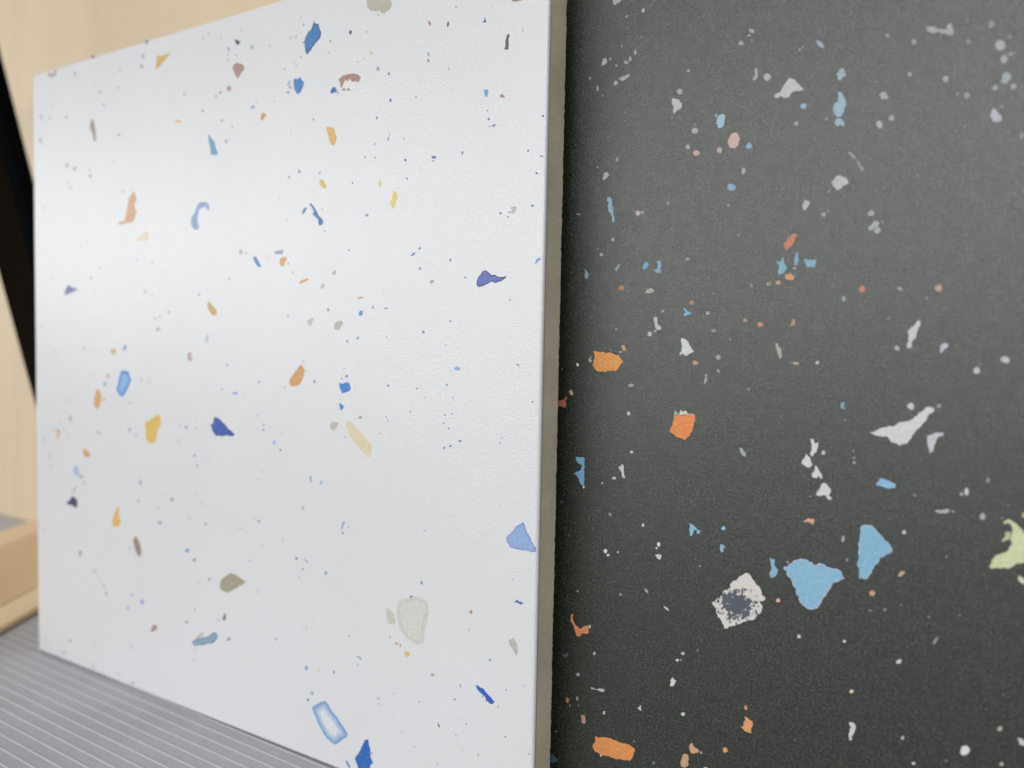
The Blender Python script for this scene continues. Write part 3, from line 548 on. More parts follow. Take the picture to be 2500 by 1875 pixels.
1|166,166,164|-||41.17,91.01 40.86,90.63 40.47,90.56 40.03,90.63 39.85,90.91 40.07,91.31 40.53,91.50 40.99,91.27
1|207,207,206|-||6.55,25.35 6.49,25.05 6.00,24.86 5.48,24.80 5.25,25.14 5.40,25.44 5.92,25.66 6.57,25.59
1|104,119,159|-||63.89,199.50 63.66,199.03 63.25,198.87 62.90,199.06 62.64,199.65 62.95,200.08 63.42,200.18 63.73,199.88
1|173,176,164|-||74.18,118.67 74.20,118.47 73.53,118.38 73.15,118.45 72.88,118.83 73.12,119.15 73.41,119.20 73.95,119.06
1|173,175,179|-||58.99,60.31 58.70,59.93 58.18,59.83 57.88,59.80 57.68,60.14 57.73,60.52 58.33,60.68 58.80,60.65
1|181,183,176|-||69.88,117.56 69.73,117.30 69.11,117.16 68.74,117.31 68.57,117.47 68.79,117.79 69.30,117.92 69.68,117.72
1|170,170,161|-||129.55,66.81 129.36,66.51 128.91,66.30 128.80,66.56 129.01,67.08 129.27,67.41 129.54,67.60 129.66,67.25
1|148,148,153|-||82.24,26.69 81.98,26.38 81.63,26.17 81.02,26.14 80.94,26.40 81.06,26.88 81.60,27.13 81.95,26.99
1|186,186,187|-||36.02,125.73 35.88,125.54 35.32,125.45 34.91,125.59 34.73,125.74 34.89,125.96 35.30,126.12 35.79,125.98
1|170,168,164|-||51.73,156.26 51.55,156.02 50.99,155.90 50.68,156.03 50.44,156.33 50.74,156.54 51.11,156.65 51.48,156.54
1|173,173,172|-||87.05,73.98 86.81,73.76 86.50,73.55 86.12,73.67 85.76,73.84 85.96,74.22 86.36,74.31 86.74,74.29
1|155,185,219|-||118.97,83.42 118.75,82.95 118.32,82.82 117.86,83.03 117.69,83.42 117.92,83.93 118.21,84.10 118.85,83.86
1|166,163,164|-||171.07,125.36 170.83,125.05 170.39,124.79 169.92,125.01 169.79,125.30 170.08,125.59 170.54,125.78 170.85,125.65
1|201,201,199|-||33.74,99.16 33.53,98.96 33.22,98.70 32.68,98.93 32.46,99.22 32.70,99.61 33.19,99.71 33.49,99.51
1|188,188,184|-||54.23,44.65 54.08,44.27 53.73,44.13 53.14,44.15 52.96,44.52 53.15,45.08 53.65,45.13 54.05,45.15
1|150,160,166|-||123.60,175.74 123.41,175.49 122.85,175.48 122.46,175.69 122.33,175.91 122.37,176.11 123.12,176.06 123.58,175.95
1|79,94,176|-||183.31,182.02 183.79,182.33 183.94,183.10 184.27,182.24 184.28,181.84
1|150,166,190|-||123.75,178.10 123.57,177.70 123.36,177.63 123.22,177.77 123.05,178.23 123.19,178.77 123.44,178.89 123.58,178.76
1|165,176,191|-||99.94,103.77 99.84,103.54 99.26,103.42 98.99,103.48 98.67,103.77 98.97,104.06 99.36,104.15 99.73,104.07
1|204,204,202|-||31.20,51.40 31.11,51.00 30.58,50.83 30.12,50.75 29.94,51.21 30.12,51.52 30.73,51.74 31.19,51.69
1|109,136,187|-||157.37,119.24 157.24,119.09 156.75,118.99 156.24,119.08 156.11,119.19 156.35,119.31 156.66,119.44 157.05,119.34
1|170,171,172|-||66.48,133.78 66.20,133.53 65.77,133.42 65.42,133.47 65.23,133.70 65.29,133.96 65.82,134.10 66.20,134.07
1|181,144,101|-||149.54,92.16 149.34,91.97 148.96,91.78 148.53,91.83 148.29,91.96 148.36,92.25 148.69,92.38 149.35,92.43
1|147,140,137|-||61.38,192.75 61.18,192.35 60.90,192.09 60.44,192.48 60.25,192.85 60.29,193.23 60.73,193.34 61.26,193.17
1|188,188,187|-||64.53,97.83 64.27,97.56 63.90,97.45 63.32,97.52 63.30,97.78 63.28,98.04 63.81,98.19 64.29,98.03
1|170,170,164|-||92.40,41.31 92.31,40.98 91.74,40.67 91.34,40.82 91.16,41.24 91.36,41.60 91.82,41.80 92.13,41.67
1|186,186,184|-||78.55,80.71 78.30,80.44 78.00,80.29 77.51,80.38 77.32,80.58 77.41,80.82 77.90,81.03 78.34,80.92
1|177,179,187|-||54.78,90.67 54.54,90.38 54.13,90.29 53.75,90.30 53.59,90.60 53.55,90.91 54.13,91.14 54.52,91.03
1|181,176,170|-||13.22,187.45 13.17,187.26 12.58,187.30 12.19,187.37 11.99,187.68 12.20,187.78 12.61,187.82 13.10,187.69
1|202,202,200|-||12.02,91.86 11.91,91.49 11.40,91.42 10.93,91.53 10.80,91.83 10.98,92.11 11.51,92.31 11.91,92.13
1|166,172,198|-||99.37,166.06 99.18,165.61 98.81,165.52 98.34,165.79 98.14,166.12 98.39,166.37 98.82,166.62 99.30,166.28
1|196,196,191|-||35.41,106.65 35.41,106.42 34.84,106.23 34.50,106.34 34.20,106.63 34.50,106.96 34.78,107.04 35.21,106.97
1|188,188,187|-||86.75,65.75 86.58,65.55 86.13,65.39 85.73,65.39 85.53,65.55 85.84,65.86 86.20,65.98 86.56,65.92
1|186,188,198|-||58.60,134.99 58.41,134.71 58.04,134.62 57.57,134.80 57.38,135.05 57.66,135.39 58.03,135.42 58.47,135.41
1|86,86,85|-||173.92,21.11 174.75,20.21 174.43,19.90 174.07,20.47
1|175,170,165|-||34.00,164.42 33.89,164.08 33.33,163.95 33.05,164.15 32.79,164.59 33.05,164.81 33.44,164.90 33.82,164.69
1|198,196,192|-||34.52,148.52 34.26,148.38 33.85,148.22 33.42,148.34 33.31,148.66 33.31,148.85 33.95,148.93 34.26,148.86
1|205,204,190|-||71.99,130.70 71.88,130.32 71.51,130.21 71.32,130.39 71.28,130.86 71.40,131.20 71.68,131.41 71.86,131.24
1|192,196,206|-||112.35,41.46 112.23,40.86 111.95,40.73 111.68,40.94 111.60,41.14 111.78,41.74 111.93,41.88 112.22,41.94
1|204,170,121|-||161.91,37.43 161.72,37.22 161.33,37.03 160.86,36.92 160.73,37.26 160.90,37.48 161.14,37.69 161.66,37.59
1|183,185,184|-||48.21,2.76 48.08,2.41 47.54,2.05 47.30,2.14 47.03,2.42 47.16,2.87 47.55,3.06 48.00,3.06
1|170,166,184|-||180.52,31.63 180.47,31.30 180.32,30.90 180.22,31.04 180.14,31.43 180.20,32.03 180.32,32.07 180.42,32.00
1|186,188,181|-||67.49,117.05 67.23,116.68 66.89,116.64 66.37,116.69 66.32,116.94 66.42,117.28 66.94,117.38 67.32,117.21
1|158,175,202|-||133.65,17.98 133.44,17.50 133.30,17.34 132.83,17.27 132.53,17.60 132.57,18.16 132.95,18.43 133.27,18.44
1|161,136,128|-||143.00,173.55 142.75,173.29 142.42,173.28 142.08,173.39 141.84,173.68 142.05,173.90 142.36,173.94 142.86,173.73
1|207,207,206|-||40.23,6.56 39.90,6.23 39.47,5.99 39.07,6.02 39.06,6.34 39.12,6.53 39.50,6.78 40.12,6.79
1|150,166,190|-||124.37,176.93 124.21,176.66 123.85,176.55 123.45,176.63 123.23,177.07 123.31,177.32 123.87,177.36 124.17,177.17
1|159,157,149|-||89.52,175.62 89.24,175.42 88.95,175.29 88.54,175.41 88.38,175.79 88.46,176.03 88.90,176.15 89.21,175.97
1|186,186,184|-||68.96,59.47 68.86,59.24 68.39,59.04 68.02,59.15 67.82,59.40 68.04,59.65 68.38,59.72 68.78,59.75
1|161,136,128|-||144.56,173.26 144.44,173.07 144.03,173.05 143.65,173.18 143.43,173.37 143.50,173.58 143.91,173.64 144.32,173.54
1|159,159,158|-||90.83,57.42 90.51,57.05 90.18,56.91 89.75,56.93 89.70,57.22 89.83,57.58 90.09,57.71 90.63,57.68
1|147,144,172|-||141.05,25.34 140.94,25.03 140.59,24.75 140.47,25.00 140.37,25.24 140.58,25.71 140.88,25.88 141.07,25.74
1|201,201,199|-||61.15,32.40 61.09,32.05 60.48,31.74 60.19,31.84 60.02,32.21 60.09,32.50 60.65,32.68 61.07,32.59
1|201,201,199|-||91.79,76.77 91.52,76.55 91.26,76.40 90.86,76.49 90.67,76.81 90.88,77.07 91.15,77.13 91.58,77.02
1|200,200,198|-||47.24,126.46 46.96,126.35 46.51,126.23 46.18,126.34 46.13,126.52 46.15,126.73 46.69,126.76 47.11,126.67
1|204,204,202|-||60.06,33.88 59.83,33.48 59.51,33.34 59.07,33.36 58.95,33.58 59.16,33.88 59.51,34.07 59.86,33.99
1|198,200,194|-||21.22,89.62 21.06,89.20 20.71,89.07 20.26,89.29 20.14,89.58 20.25,90.07 20.68,90.17 21.04,90.10
1|109,144,172|-||144.82,102.35 144.65,102.05 144.19,101.92 143.89,101.96 143.71,102.26 143.85,102.48 144.21,102.55 144.60,102.58
1|196,201,221|-||156.50,20.89 156.32,20.58 156.00,20.50 155.53,20.42 155.40,20.55 155.46,20.80 155.82,20.96 156.34,20.99
1|196,196,194|-||15.96,126.90 15.77,126.61 15.47,126.55 14.92,126.65 14.86,126.83 14.88,127.08 15.27,127.20 15.68,127.08
1|83,83,110|-||144.96,187.06 144.67,186.74 144.29,186.58 144.09,187.00 144.06,187.23 144.27,187.61 144.57,187.67 144.84,187.52
1|122,144,192|-||132.17,15.88 131.96,15.53 131.59,15.24 131.23,15.26 131.09,15.57 131.10,15.87 131.58,16.08 131.89,16.10
1|173,175,176|-||65.87,123.81 65.72,123.61 65.41,123.57 64.94,123.68 64.78,123.87 64.83,124.09 65.26,124.15 65.74,124.13
1|170,170,169|-||96.34,30.21 95.92,29.83 95.66,29.84 95.31,30.04 95.51,30.36 95.75,30.49 96.16,30.54 96.40,30.43
1|186,186,184|-||87.32,39.76 87.15,39.49 86.86,39.46 86.29,39.41 86.24,39.59 86.35,39.92 86.74,39.99 87.27,40.05
1|160,160,157|-||172.81,32.09 172.56,31.94 172.08,31.84 171.78,31.96 171.73,32.23 171.95,32.41 172.52,32.50 172.76,32.38
1|109,122,172|-||187.29,159.27 187.11,159.03 186.81,158.85 186.56,158.86 186.23,159.02 186.38,159.26 186.74,159.34 187.07,159.34
1|140,157,194|-||153.92,176.67 153.68,176.45 153.37,176.35 153.11,176.43 153.00,177.04 153.15,177.21 153.51,177.42 153.82,177.14
1|181,181,179|-||79.33,85.31 78.99,85.07 78.75,84.97 78.44,85.00 78.26,85.30 78.35,85.45 78.83,85.60 79.11,85.57
1|183,185,179|-||100.67,127.87 100.60,127.65 100.16,127.62 99.82,127.65 99.61,127.86 99.79,128.20 100.08,128.31 100.56,128.15
1|184,180,176|-||13.33,191.44 13.26,191.17 12.78,191.21 12.50,191.31 12.28,191.68 12.53,191.89 12.87,191.95 13.24,191.83
1|205,184,135|-||81.30,181.63 81.14,181.21 80.85,181.16 80.30,181.38 80.25,181.68 80.45,182.05 80.83,182.10 81.20,181.89
1|186,186,184|-||83.37,58.05 83.25,57.77 82.87,57.58 82.49,57.71 82.32,57.92 82.49,58.30 82.89,58.40 83.14,58.22
1|173,175,169|-||105.37,58.15 105.20,57.90 104.84,57.82 104.56,57.85 104.33,58.01 104.51,58.24 104.85,58.42 105.19,58.37
1|146,171,206|-||138.18,50.91 138.03,50.53 137.66,50.45 137.34,50.41 137.14,50.75 137.24,51.23 137.58,51.44 138.03,51.38
1|188,192,202|-||74.39,104.20 74.17,104.08 73.84,103.96 73.47,103.95 73.35,104.21 73.55,104.42 73.74,104.45 74.17,104.39
1|160,157,189|-||100.11,190.97 100.07,190.58 99.79,190.59 99.40,190.86 99.29,191.12 99.34,191.39 99.77,191.61 100.05,191.35
1|175,168,162|-||49.18,188.13 48.96,187.88 48.73,187.79 48.31,188.03 48.15,188.30 48.27,188.54 48.66,188.62 48.97,188.52
1|211,208,187|-||133.40,38.04 133.22,37.71 132.93,37.53 132.63,37.59 132.38,37.72 132.52,38.06 132.84,38.26 133.19,38.21
1|215,200,150|-||151.72,180.84 151.59,180.49 151.20,180.56 150.77,180.74 150.70,180.95 150.98,181.25 151.30,181.27 151.56,181.13
1|117,142,177|-||133.46,100.62 133.32,100.15 132.99,100.03 132.81,100.27 132.75,100.49 132.93,100.90 133.18,101.04 133.36,100.82
1|184,184,174|-||193.86,178.45 193.74,177.98 193.58,177.93 193.49,178.22 193.51,178.61 193.58,178.76 193.75,178.93 193.82,178.81
1|181,181,179|-||86.68,84.78 86.63,84.57 86.22,84.47 85.90,84.45 85.68,84.68 85.81,84.92 86.26,85.07 86.61,84.99
1|121,142,187|-||150.89,142.02 150.77,141.83 150.32,141.74 150.00,141.78 149.89,142.05 150.15,142.32 150.43,142.34 150.69,142.36
1|147,144,161|-||112.85,61.22 112.81,60.92 112.50,60.72 112.01,60.79 111.85,61.04 112.10,61.34 112.31,61.55 112.80,61.38
1|181,181,179|-||85.79,31.26 85.65,30.88 85.22,30.75 84.95,30.85 84.79,31.06 85.02,31.41 85.38,31.64 85.65,31.52
1|141,151,194|-||143.89,62.28 143.67,62.08 143.39,61.89 143.14,61.98 142.89,62.17 143.11,62.41 143.32,62.44 143.72,62.47
1|165,181,190|-||168.87,177.56 168.84,177.20 168.61,177.18 168.37,177.31 168.24,177.66 168.34,178.07 168.50,178.16 168.79,178.04
1|146,138,134|-||96.78,179.65 96.65,179.38 96.22,179.36 95.95,179.55 95.80,179.87 96.04,180.05 96.30,180.12 96.57,179.98
1|188,188,187|-||40.03,141.91 39.98,141.73 39.53,141.59 39.20,141.76 39.05,142.03 39.20,142.16 39.51,142.30 39.97,142.17
1|146,160,184|-||112.90,99.72 112.64,99.40 112.43,99.26 112.10,99.33 111.93,99.69 112.14,99.87 112.45,99.97 112.69,99.94
1|175,175,190|-||97.61,96.81 97.55,96.59 96.98,96.40 96.77,96.55 96.64,96.75 96.77,97.01 97.15,97.19 97.55,97.04
1|131,147,187|-||127.42,53.02 127.19,52.69 126.96,52.55 126.61,52.72 126.46,52.89 126.59,53.23 127.00,53.52 127.20,53.40
1|196,198,198|-||60.59,121.82 60.52,121.65 60.07,121.55 59.67,121.65 59.63,121.79 59.76,122.10 60.06,122.18 60.45,122.02
1|186,185,144|-||130.22,103.12 130.22,102.84 129.95,102.60 129.78,102.78 129.65,103.04 129.76,103.44 129.98,103.56 130.15,103.36
1|117,158,206|-||148.12,111.77 147.98,111.58 147.54,111.53 147.32,111.83 147.49,112.05 147.73,112.25 148.04,112.30 148.28,112.13
1|146,157,184|-||87.71,123.73 87.60,123.32 87.31,123.32 86.96,123.43 86.86,123.76 86.97,124.08 87.34,124.27 87.61,124.06
1|91,130,185|-||166.27,133.02 166.94,133.64 167.22,133.30 166.95,132.92
1|169,161,156|-||50.58,193.32 50.40,193.18 50.08,193.09 49.87,193.27 49.63,193.54 49.77,193.71 50.12,193.78 50.46,193.60
1|186,186,209|-||156.27,22.39 156.09,22.04 155.76,21.86 155.52,21.82 155.33,22.16 155.53,22.52 155.76,22.59 156.07,22.53
1|150,162,202|-||144.85,111.07 144.62,110.76 144.45,110.67 144.08,110.81 143.91,110.94 144.03,111.30 144.31,111.44 144.59,111.30
1|181,173,168|-||27.67,194.65 27.45,194.52 27.20,194.53 26.92,194.62 26.74,194.76 26.95,194.93 27.23,194.97 27.54,194.85
1|91,142,193|-||168.20,53.77 168.69,54.30 169.12,53.37 168.42,53.52
1|136,146,184|-||127.62,154.98 127.50,154.60 127.10,154.50 126.82,154.70 126.75,155.04 126.85,155.24 127.18,155.43 127.47,155.14
1|150,166,190|-||123.31,177.62 123.20,177.48 122.75,177.53 122.53,177.61 122.40,177.74 122.47,177.92 122.80,177.98 123.15,177.83
1|149,154,184|-||114.63,86.55 114.44,86.25 114.06,86.20 113.84,86.29 113.71,86.50 113.79,86.72 114.18,86.83 114.49,86.76
1|91,114,184|-||157.11,159.81 156.93,159.43 156.76,159.36 156.63,159.49 156.63,159.89 156.79,160.14 156.97,160.27 157.02,160.06
1|166,150,144|-||98.89,32.50 98.84,32.29 98.51,32.20 98.08,32.19 97.98,32.35 98.15,32.53 98.49,32.66 98.84,32.71
1|186,138,90|-||182.49,49.57 182.99,49.95 183.38,49.53 183.14,49.05 182.62,49.06
1|161,157,149|-||97.54,171.77 97.47,171.61 97.04,171.59 96.71,171.75 96.65,171.90 96.72,172.24 97.02,172.23 97.36,172.11
1|181,173,168|-||46.50,192.85 46.38,192.65 46.12,192.57 45.69,192.71 45.60,192.98 45.78,193.13 45.98,193.20 46.36,193.00
1|181,181,179|-||89.14,63.03 89.07,62.87 88.59,62.65 88.41,62.76 88.24,62.96 88.39,63.20 88.57,63.32 89.02,63.26
1|186,184,179|-||52.85,172.24 52.84,172.06 52.40,171.97 52.16,172.14 51.96,172.40 52.09,172.58 52.34,172.67 52.72,172.54
1|196,196,194|-||54.03,131.48 53.97,131.30 53.69,131.18 53.31,131.28 53.15,131.49 53.28,131.69 53.55,131.77 53.88,131.69
1|186,188,187|-||85.17,15.78 85.10,15.38 84.78,15.27 84.42,15.24 84.33,15.55 84.43,15.93 84.80,16.12 85.11,15.99
1|201,201,199|-||78.20,20.67 78.10,20.42 77.80,20.35 77.56,20.35 77.32,20.43 77.44,20.74 77.75,20.89 78.03,20.88
1|173,173,202|-||123.85,117.33 123.81,117.17 123.35,117.04 123.03,117.17 122.97,117.40 123.15,117.61 123.34,117.61 123.70,117.57
1|196,196,194|-||86.62,88.27 86.52,88.10 86.12,87.92 85.94,88.04 85.74,88.19 85.82,88.50 86.20,88.56 86.53,88.54
1|163,159,155|-||94.99,178.92 94.83,178.60 94.46,178.62 94.14,178.75 94.12,178.96 94.30,179.24 94.61,179.24 94.94,179.11
1|173,171,166|-||123.85,153.64 123.59,153.48 123.16,153.43 123.07,153.67 123.14,153.96 123.42,154.24 123.81,154.20 123.94,153.83
1|170,179,202|-||109.23,49.51 109.13,49.27 108.86,49.14 108.54,49.23 108.38,49.44 108.57,49.64 108.83,49.82 109.16,49.79
1|91,104,179|-||157.72,168.62 157.63,168.42 157.39,168.37 157.17,168.50 157.05,168.88 157.32,169.13 157.46,169.22 157.75,169.02
1|131,156,202|-||175.12,86.73 174.99,86.42 174.66,86.35 174.36,86.46 174.27,86.57 174.47,86.88 174.64,86.95 174.98,86.98
1|170,146,132|-||168.89,176.07 168.79,175.79 168.58,175.82 168.36,175.86 168.26,176.20 168.31,176.49 168.62,176.63 168.85,176.38
1|184,177,172|-||37.32,190.93 37.22,190.76 36.88,190.73 36.65,190.88 36.48,191.06 36.54,191.25 36.88,191.31 37.17,191.20
2|204,204,202|-||63.82,99.32 63.71,99.05 63.32,98.94 63.07,99.06 62.98,99.26 63.18,99.45 63.34,99.54 63.74,99.51
2|186,186,184|-||85.69,19.10 85.63,18.85 85.24,18.56 85.05,18.62 84.85,18.95 84.96,19.13 85.29,19.32 85.56,19.37
2|166,148,139|-||137.99,186.33 137.93,185.99 137.79,185.90 137.62,186.10 137.50,186.39 137.62,186.57 137.81,186.74 137.98,186.52
2|175,170,164|-||97.05,194.67 96.91,194.52 96.67,194.52 96.45,194.62 96.22,194.82 96.46,194.94 96.62,194.99 96.92,194.87
2|104,100,121|-||102.89,192.82 102.76,192.71 102.53,192.68 102.17,192.82 102.07,192.97 102.18,193.09 102.44,193.18 102.88,192.98
2|168,181,209|-||131.29,52.79 131.22,52.55 130.85,52.39 130.63,52.53 130.47,52.68 130.66,52.99 130.95,53.14 131.13,53.09
2|141,156,191|-||129.83,50.58 129.63,50.29 129.35,50.09 129.14,50.23 129.02,50.39 129.16,50.70 129.44,50.85 129.75,50.79
2|186,175,169|-||107.34,134.72 107.20,134.55 106.94,134.47 106.68,134.52 106.53,134.76 106.64,135.00 106.94,135.09 107.29,134.91
2|170,166,161|-||99.89,187.97 99.74,187.88 99.43,187.77 99.18,187.97 99.08,188.18 99.14,188.35 99.49,188.33 99.76,188.25
2|181,181,202|-||112.35,90.38 112.13,90.11 111.92,89.97 111.69,90.10 111.55,90.33 111.57,90.47 111.89,90.61 112.20,90.52
2|170,170,164|-||89.56,195.61 89.42,195.55 89.10,195.53 88.89,195.63 88.75,195.76 88.84,195.99 89.14,195.99 89.41,195.83
2|131,129,118|-||194.40,106.65 194.36,106.52 194.09,106.51 193.73,106.50 193.60,106.60 193.82,106.73 194.09,106.78 194.38,106.73
2|196,170,128|-||162.79,37.22 162.71,36.91 162.49,36.80 162.27,36.77 162.22,37.13 162.31,37.47 162.49,37.56 162.68,37.44
2|148,146,164|-||167.24,128.31 167.02,128.15 166.68,128.14 166.53,128.37 166.70,128.67 166.98,128.84 167.20,128.80 167.32,128.59
2|188,186,169|-||125.49,128.87 125.34,128.71 125.12,128.66 124.86,128.68 124.70,128.97 124.82,129.16 125.09,129.21 125.46,129.08
2|198,200,196|-||65.36,94.99 65.23,94.71 64.98,94.63 64.77,94.70 64.57,94.87 64.74,95.21 64.96,95.23 65.21,95.21
2|146,144,139|-||138.14,119.03 138.04,118.70 137.79,118.63 137.45,118.71 137.41,119.10 137.40,119.34 137.74,119.42 138.04,119.29
2|191,191,190|-||59.96,150.10 59.88,149.90 59.53,149.85 59.35,149.93 59.18,150.19 59.37,150.32 59.57,150.39 59.88,150.32
2|146,151,143|-||121.11,81.43 120.87,81.20 120.56,81.20 120.40,81.27 120.39,81.58 120.55,81.78 120.89,81.84 121.17,81.63
2|168,181,209|-||130.45,53.17 130.43,53.04 129.99,52.83 129.80,52.87 129.67,53.09 129.76,53.36 130.01,53.42 130.30,53.38
2|148,154,184|-||180.21,125.99 180.12,125.85 179.86,125.83 179.59,125.86 179.44,126.01 179.57,126.16 179.82,126.21 180.15,126.12
2|186,186,184|-||101.10,57.84 100.98,57.61 100.71,57.49 100.51,57.54 100.33,57.76 100.53,57.94 100.72,58.03 101.09,57.99
2|104,136,199|-||179.49,88.54 179.30,88.33 178.95,88.41 178.76,88.57 178.83,88.78 179.04,88.92 179.34,88.84 179.52,88.78
2|204,204,206|-||98.76,28.68 98.63,28.45 98.35,28.30 98.10,28.36 98.00,28.51 98.04,28.65 98.32,28.77 98.70,28.83
2|86,100,164|-||162.59,154.19 162.48,153.97 162.20,153.84 161.98,154.02 161.83,154.26 162.01,154.41 162.13,154.51 162.39,154.36
2|186,186,184|-||122.20,57.49 122.15,57.28 121.88,57.16 121.60,57.22 121.44,57.32 121.52,57.49 121.86,57.66 122.07,57.63
2|181,173,184|-||128.19,48.00 128.06,47.77 127.85,47.69 127.75,47.79 127.72,48.05 127.87,48.30 128.00,48.44 128.12,48.30
2|160,171,194|-||153.16,159.11 153.04,158.97 152.84,158.81 152.56,158.81 152.42,158.83 152.40,159.00 152.70,159.13 152.92,159.20
2|151,155,194|-||114.47,87.87 114.45,87.71 114.14,87.61 113.82,87.71 113.72,87.85 113.93,88.06 114.16,88.20 114.35,88.10
2|148,157,192|-||119.88,29.65 119.75,29.33 119.55,29.14 119.28,29.24 119.13,29.51 119.22,29.70 119.52,29.88 119.81,29.80
2|108,144,184|-||197.31,140.79 197.20,140.67 196.96,140.56 196.69,140.66 196.57,140.85 196.64,141.10 196.94,141.12 197.28,141.02
2|196,196,189|-||120.21,148.62 120.06,148.49 119.78,148.46 119.62,148.50 119.46,148.71 119.61,148.87 119.86,148.91 120.10,148.85
2|163,160,154|-||126.01,189.43 125.91,189.17 125.78,189.09 125.58,189.27 125.51,189.53 125.54,189.76 125.80,189.83 125.99,189.73
2|122,144,187|-||152.98,119.52 152.89,119.24 152.63,119.11 152.52,119.21 152.38,119.42 152.51,119.70 152.68,119.84 152.86,119.80
2|104,131,187|-||168.54,113.65 168.60,113.42 168.45,113.20 168.19,113.26 167.95,113.49 167.87,113.68 167.93,113.91 168.18,113.94
2|201,196,190|-||106.49,96.04 106.38,95.87 106.17,95.75 105.92,95.78 105.77,96.06 105.82,96.27 106.09,96.45 106.43,96.35
2|196,192,170|-||176.45,186.85 176.39,186.63 176.14,186.51 175.86,186.72 175.73,187.03 175.88,187.17 176.18,187.20 176.38,187.10
2|186,201,221|-||197.71,35.63 197.53,35.46 197.28,35.37 196.99,35.46 197.05,35.64 197.10,35.81 197.49,35.87 197.69,35.81
2|201,201,199|-||93.72,61.13 93.61,60.90 93.32,60.82 93.04,60.87 93.00,61.01 93.14,61.18 93.36,61.28 93.54,61.25
2|165,173,202|-||129.46,105.54 129.27,105.41 129.04,105.32 128.76,105.40 128.74,105.62 128.86,105.81 129.01,105.88 129.27,105.82
2|201,201,199|-||102.44,61.24 102.38,61.08 102.13,60.97 101.89,61.02 101.72,61.19 101.81,61.33 102.13,61.50 102.34,61.44
2|204,204,202|-||128.32,28.18 128.19,27.98 127.99,27.83 127.89,27.98 127.99,28.24 128.13,28.45 128.31,28.55 128.38,28.50
2|181,176,170|-||116.43,188.85 116.29,188.56 116.12,188.52 115.89,188.70 115.90,188.94 116.03,189.20 116.21,189.23 116.38,189.10
2|181,176,170|-||91.78,196.49 91.72,196.35 91.42,196.30 91.18,196.43 91.07,196.67 91.15,196.90 91.39,196.91 91.68,196.76
2|175,173,179|-||112.55,72.70 112.42,72.57 112.21,72.43 111.97,72.52 111.84,72.62 111.94,72.83 112.14,72.92 112.39,72.89
2|117,129,172|-||158.07,100.50 157.98,100.30 157.76,100.23 157.44,100.26 157.36,100.44 157.39,100.67 157.66,100.74 158.01,100.70
2|100,100,127|-||128.79,187.51 128.67,187.41 128.44,187.41 128.16,187.49 128.08,187.60 128.22,187.72 128.38,187.77 128.66,187.63
2|109,144,202|-||188.62,39.49 188.52,39.29 188.36,39.19 188.05,39.18 187.92,39.29 188.05,39.54 188.24,39.65 188.61,39.63
2|186,186,184|-||114.19,54.73 114.16,54.56 113.86,54.42 113.59,54.45 113.49,54.65 113.55,54.76 113.80,54.90 114.02,54.88
2|175,186,206|-||190.79,90.18 190.66,90.02 190.44,89.97 190.26,89.97 190.09,90.14 190.24,90.28 190.51,90.38 190.72,90.28
2|181,176,170|-||105.13,195.29 105.02,195.17 104.79,195.13 104.60,195.22 104.44,195.37 104.60,195.52 104.82,195.57 105.00,195.47
2|108,136,194|-||176.78,87.31 176.73,87.06 176.47,87.01 176.15,87.04 176.09,87.23 176.24,87.48 176.47,87.51 176.68,87.48
2|150,160,194|-||134.70,153.68 134.58,153.46 134.40,153.46 134.14,153.62 134.13,153.85 134.32,154.07 134.51,154.15 134.68,153.96
2|181,181,179|-||110.97,61.67 110.84,61.49 110.61,61.42 110.38,61.47 110.28,61.63 110.42,61.74 110.60,61.84 110.91,61.80
2|196,196,194|-||97.37,61.50 97.27,61.29 96.96,61.22 96.73,61.23 96.69,61.36 96.79,61.57 97.03,61.70 97.27,61.60
2|186,184,179|-||76.02,180.44 75.91,180.26 75.75,180.26 75.43,180.38 75.34,180.49 75.42,180.64 75.70,180.65 76.00,180.58
2|160,157,150|-||153.53,189.57 153.48,189.25 153.36,189.17 153.23,189.40 153.15,189.56 153.23,189.80 153.37,189.85 153.43,189.82
2|173,194,209|-||190.23,89.09 190.15,88.83 189.92,88.68 189.67,88.75 189.57,89.05 189.69,89.28 189.90,89.37 190.09,89.26
2|134,148,187|-||178.90,154.17 178.84,154.08 178.52,154.03 178.25,154.14 178.22,154.24 178.35,154.46 178.53,154.42 178.87,154.34
2|160,168,194|-||123.66,131.22 123.45,130.94 123.27,130.96 123.06,131.03 123.05,131.24 123.21,131.52 123.34,131.62 123.60,131.45
2|122,166,209|-||175.39,101.26 175.12,101.09 174.85,101.03 174.92,101.25 174.97,101.48 175.30,101.71 175.43,101.68 175.47,101.52
2|136,136,150|-||175.86,130.01 175.69,129.82 175.42,129.79 175.35,129.99 175.43,130.24 175.66,130.45 175.84,130.46 175.96,130.41
2|91,104,157|-||157.15,175.11 157.06,174.87 156.85,174.80 156.64,174.93 156.54,175.11 156.66,175.46 156.85,175.48 157.05,175.25
2|100,113,179|-||199.31,151.10 199.22,150.97 199.02,150.93 198.68,151.04 198.64,151.19 198.75,151.29 198.98,151.30 199.18,151.25
2|169,164,159|-||103.26,188.69 103.27,188.48 103.00,188.45 102.71,188.54 102.60,188.76 102.70,188.95 102.94,189.03 103.17,188.95
2|92,108,177|-||153.49,165.08 153.35,164.88 153.17,164.91 153.00,164.93 153.02,165.22 153.14,165.53 153.30,165.54 153.50,165.43
2|186,160,162|-||128.76,192.05 128.67,191.84 128.45,191.75 128.25,191.91 128.11,192.13 128.18,192.31 128.49,192.40 128.65,192.31
2|175,170,164|-||127.78,184.01 127.60,183.85 127.43,183.82 127.27,183.90 127.32,184.25 127.39,184.40 127.57,184.47 127.80,184.39
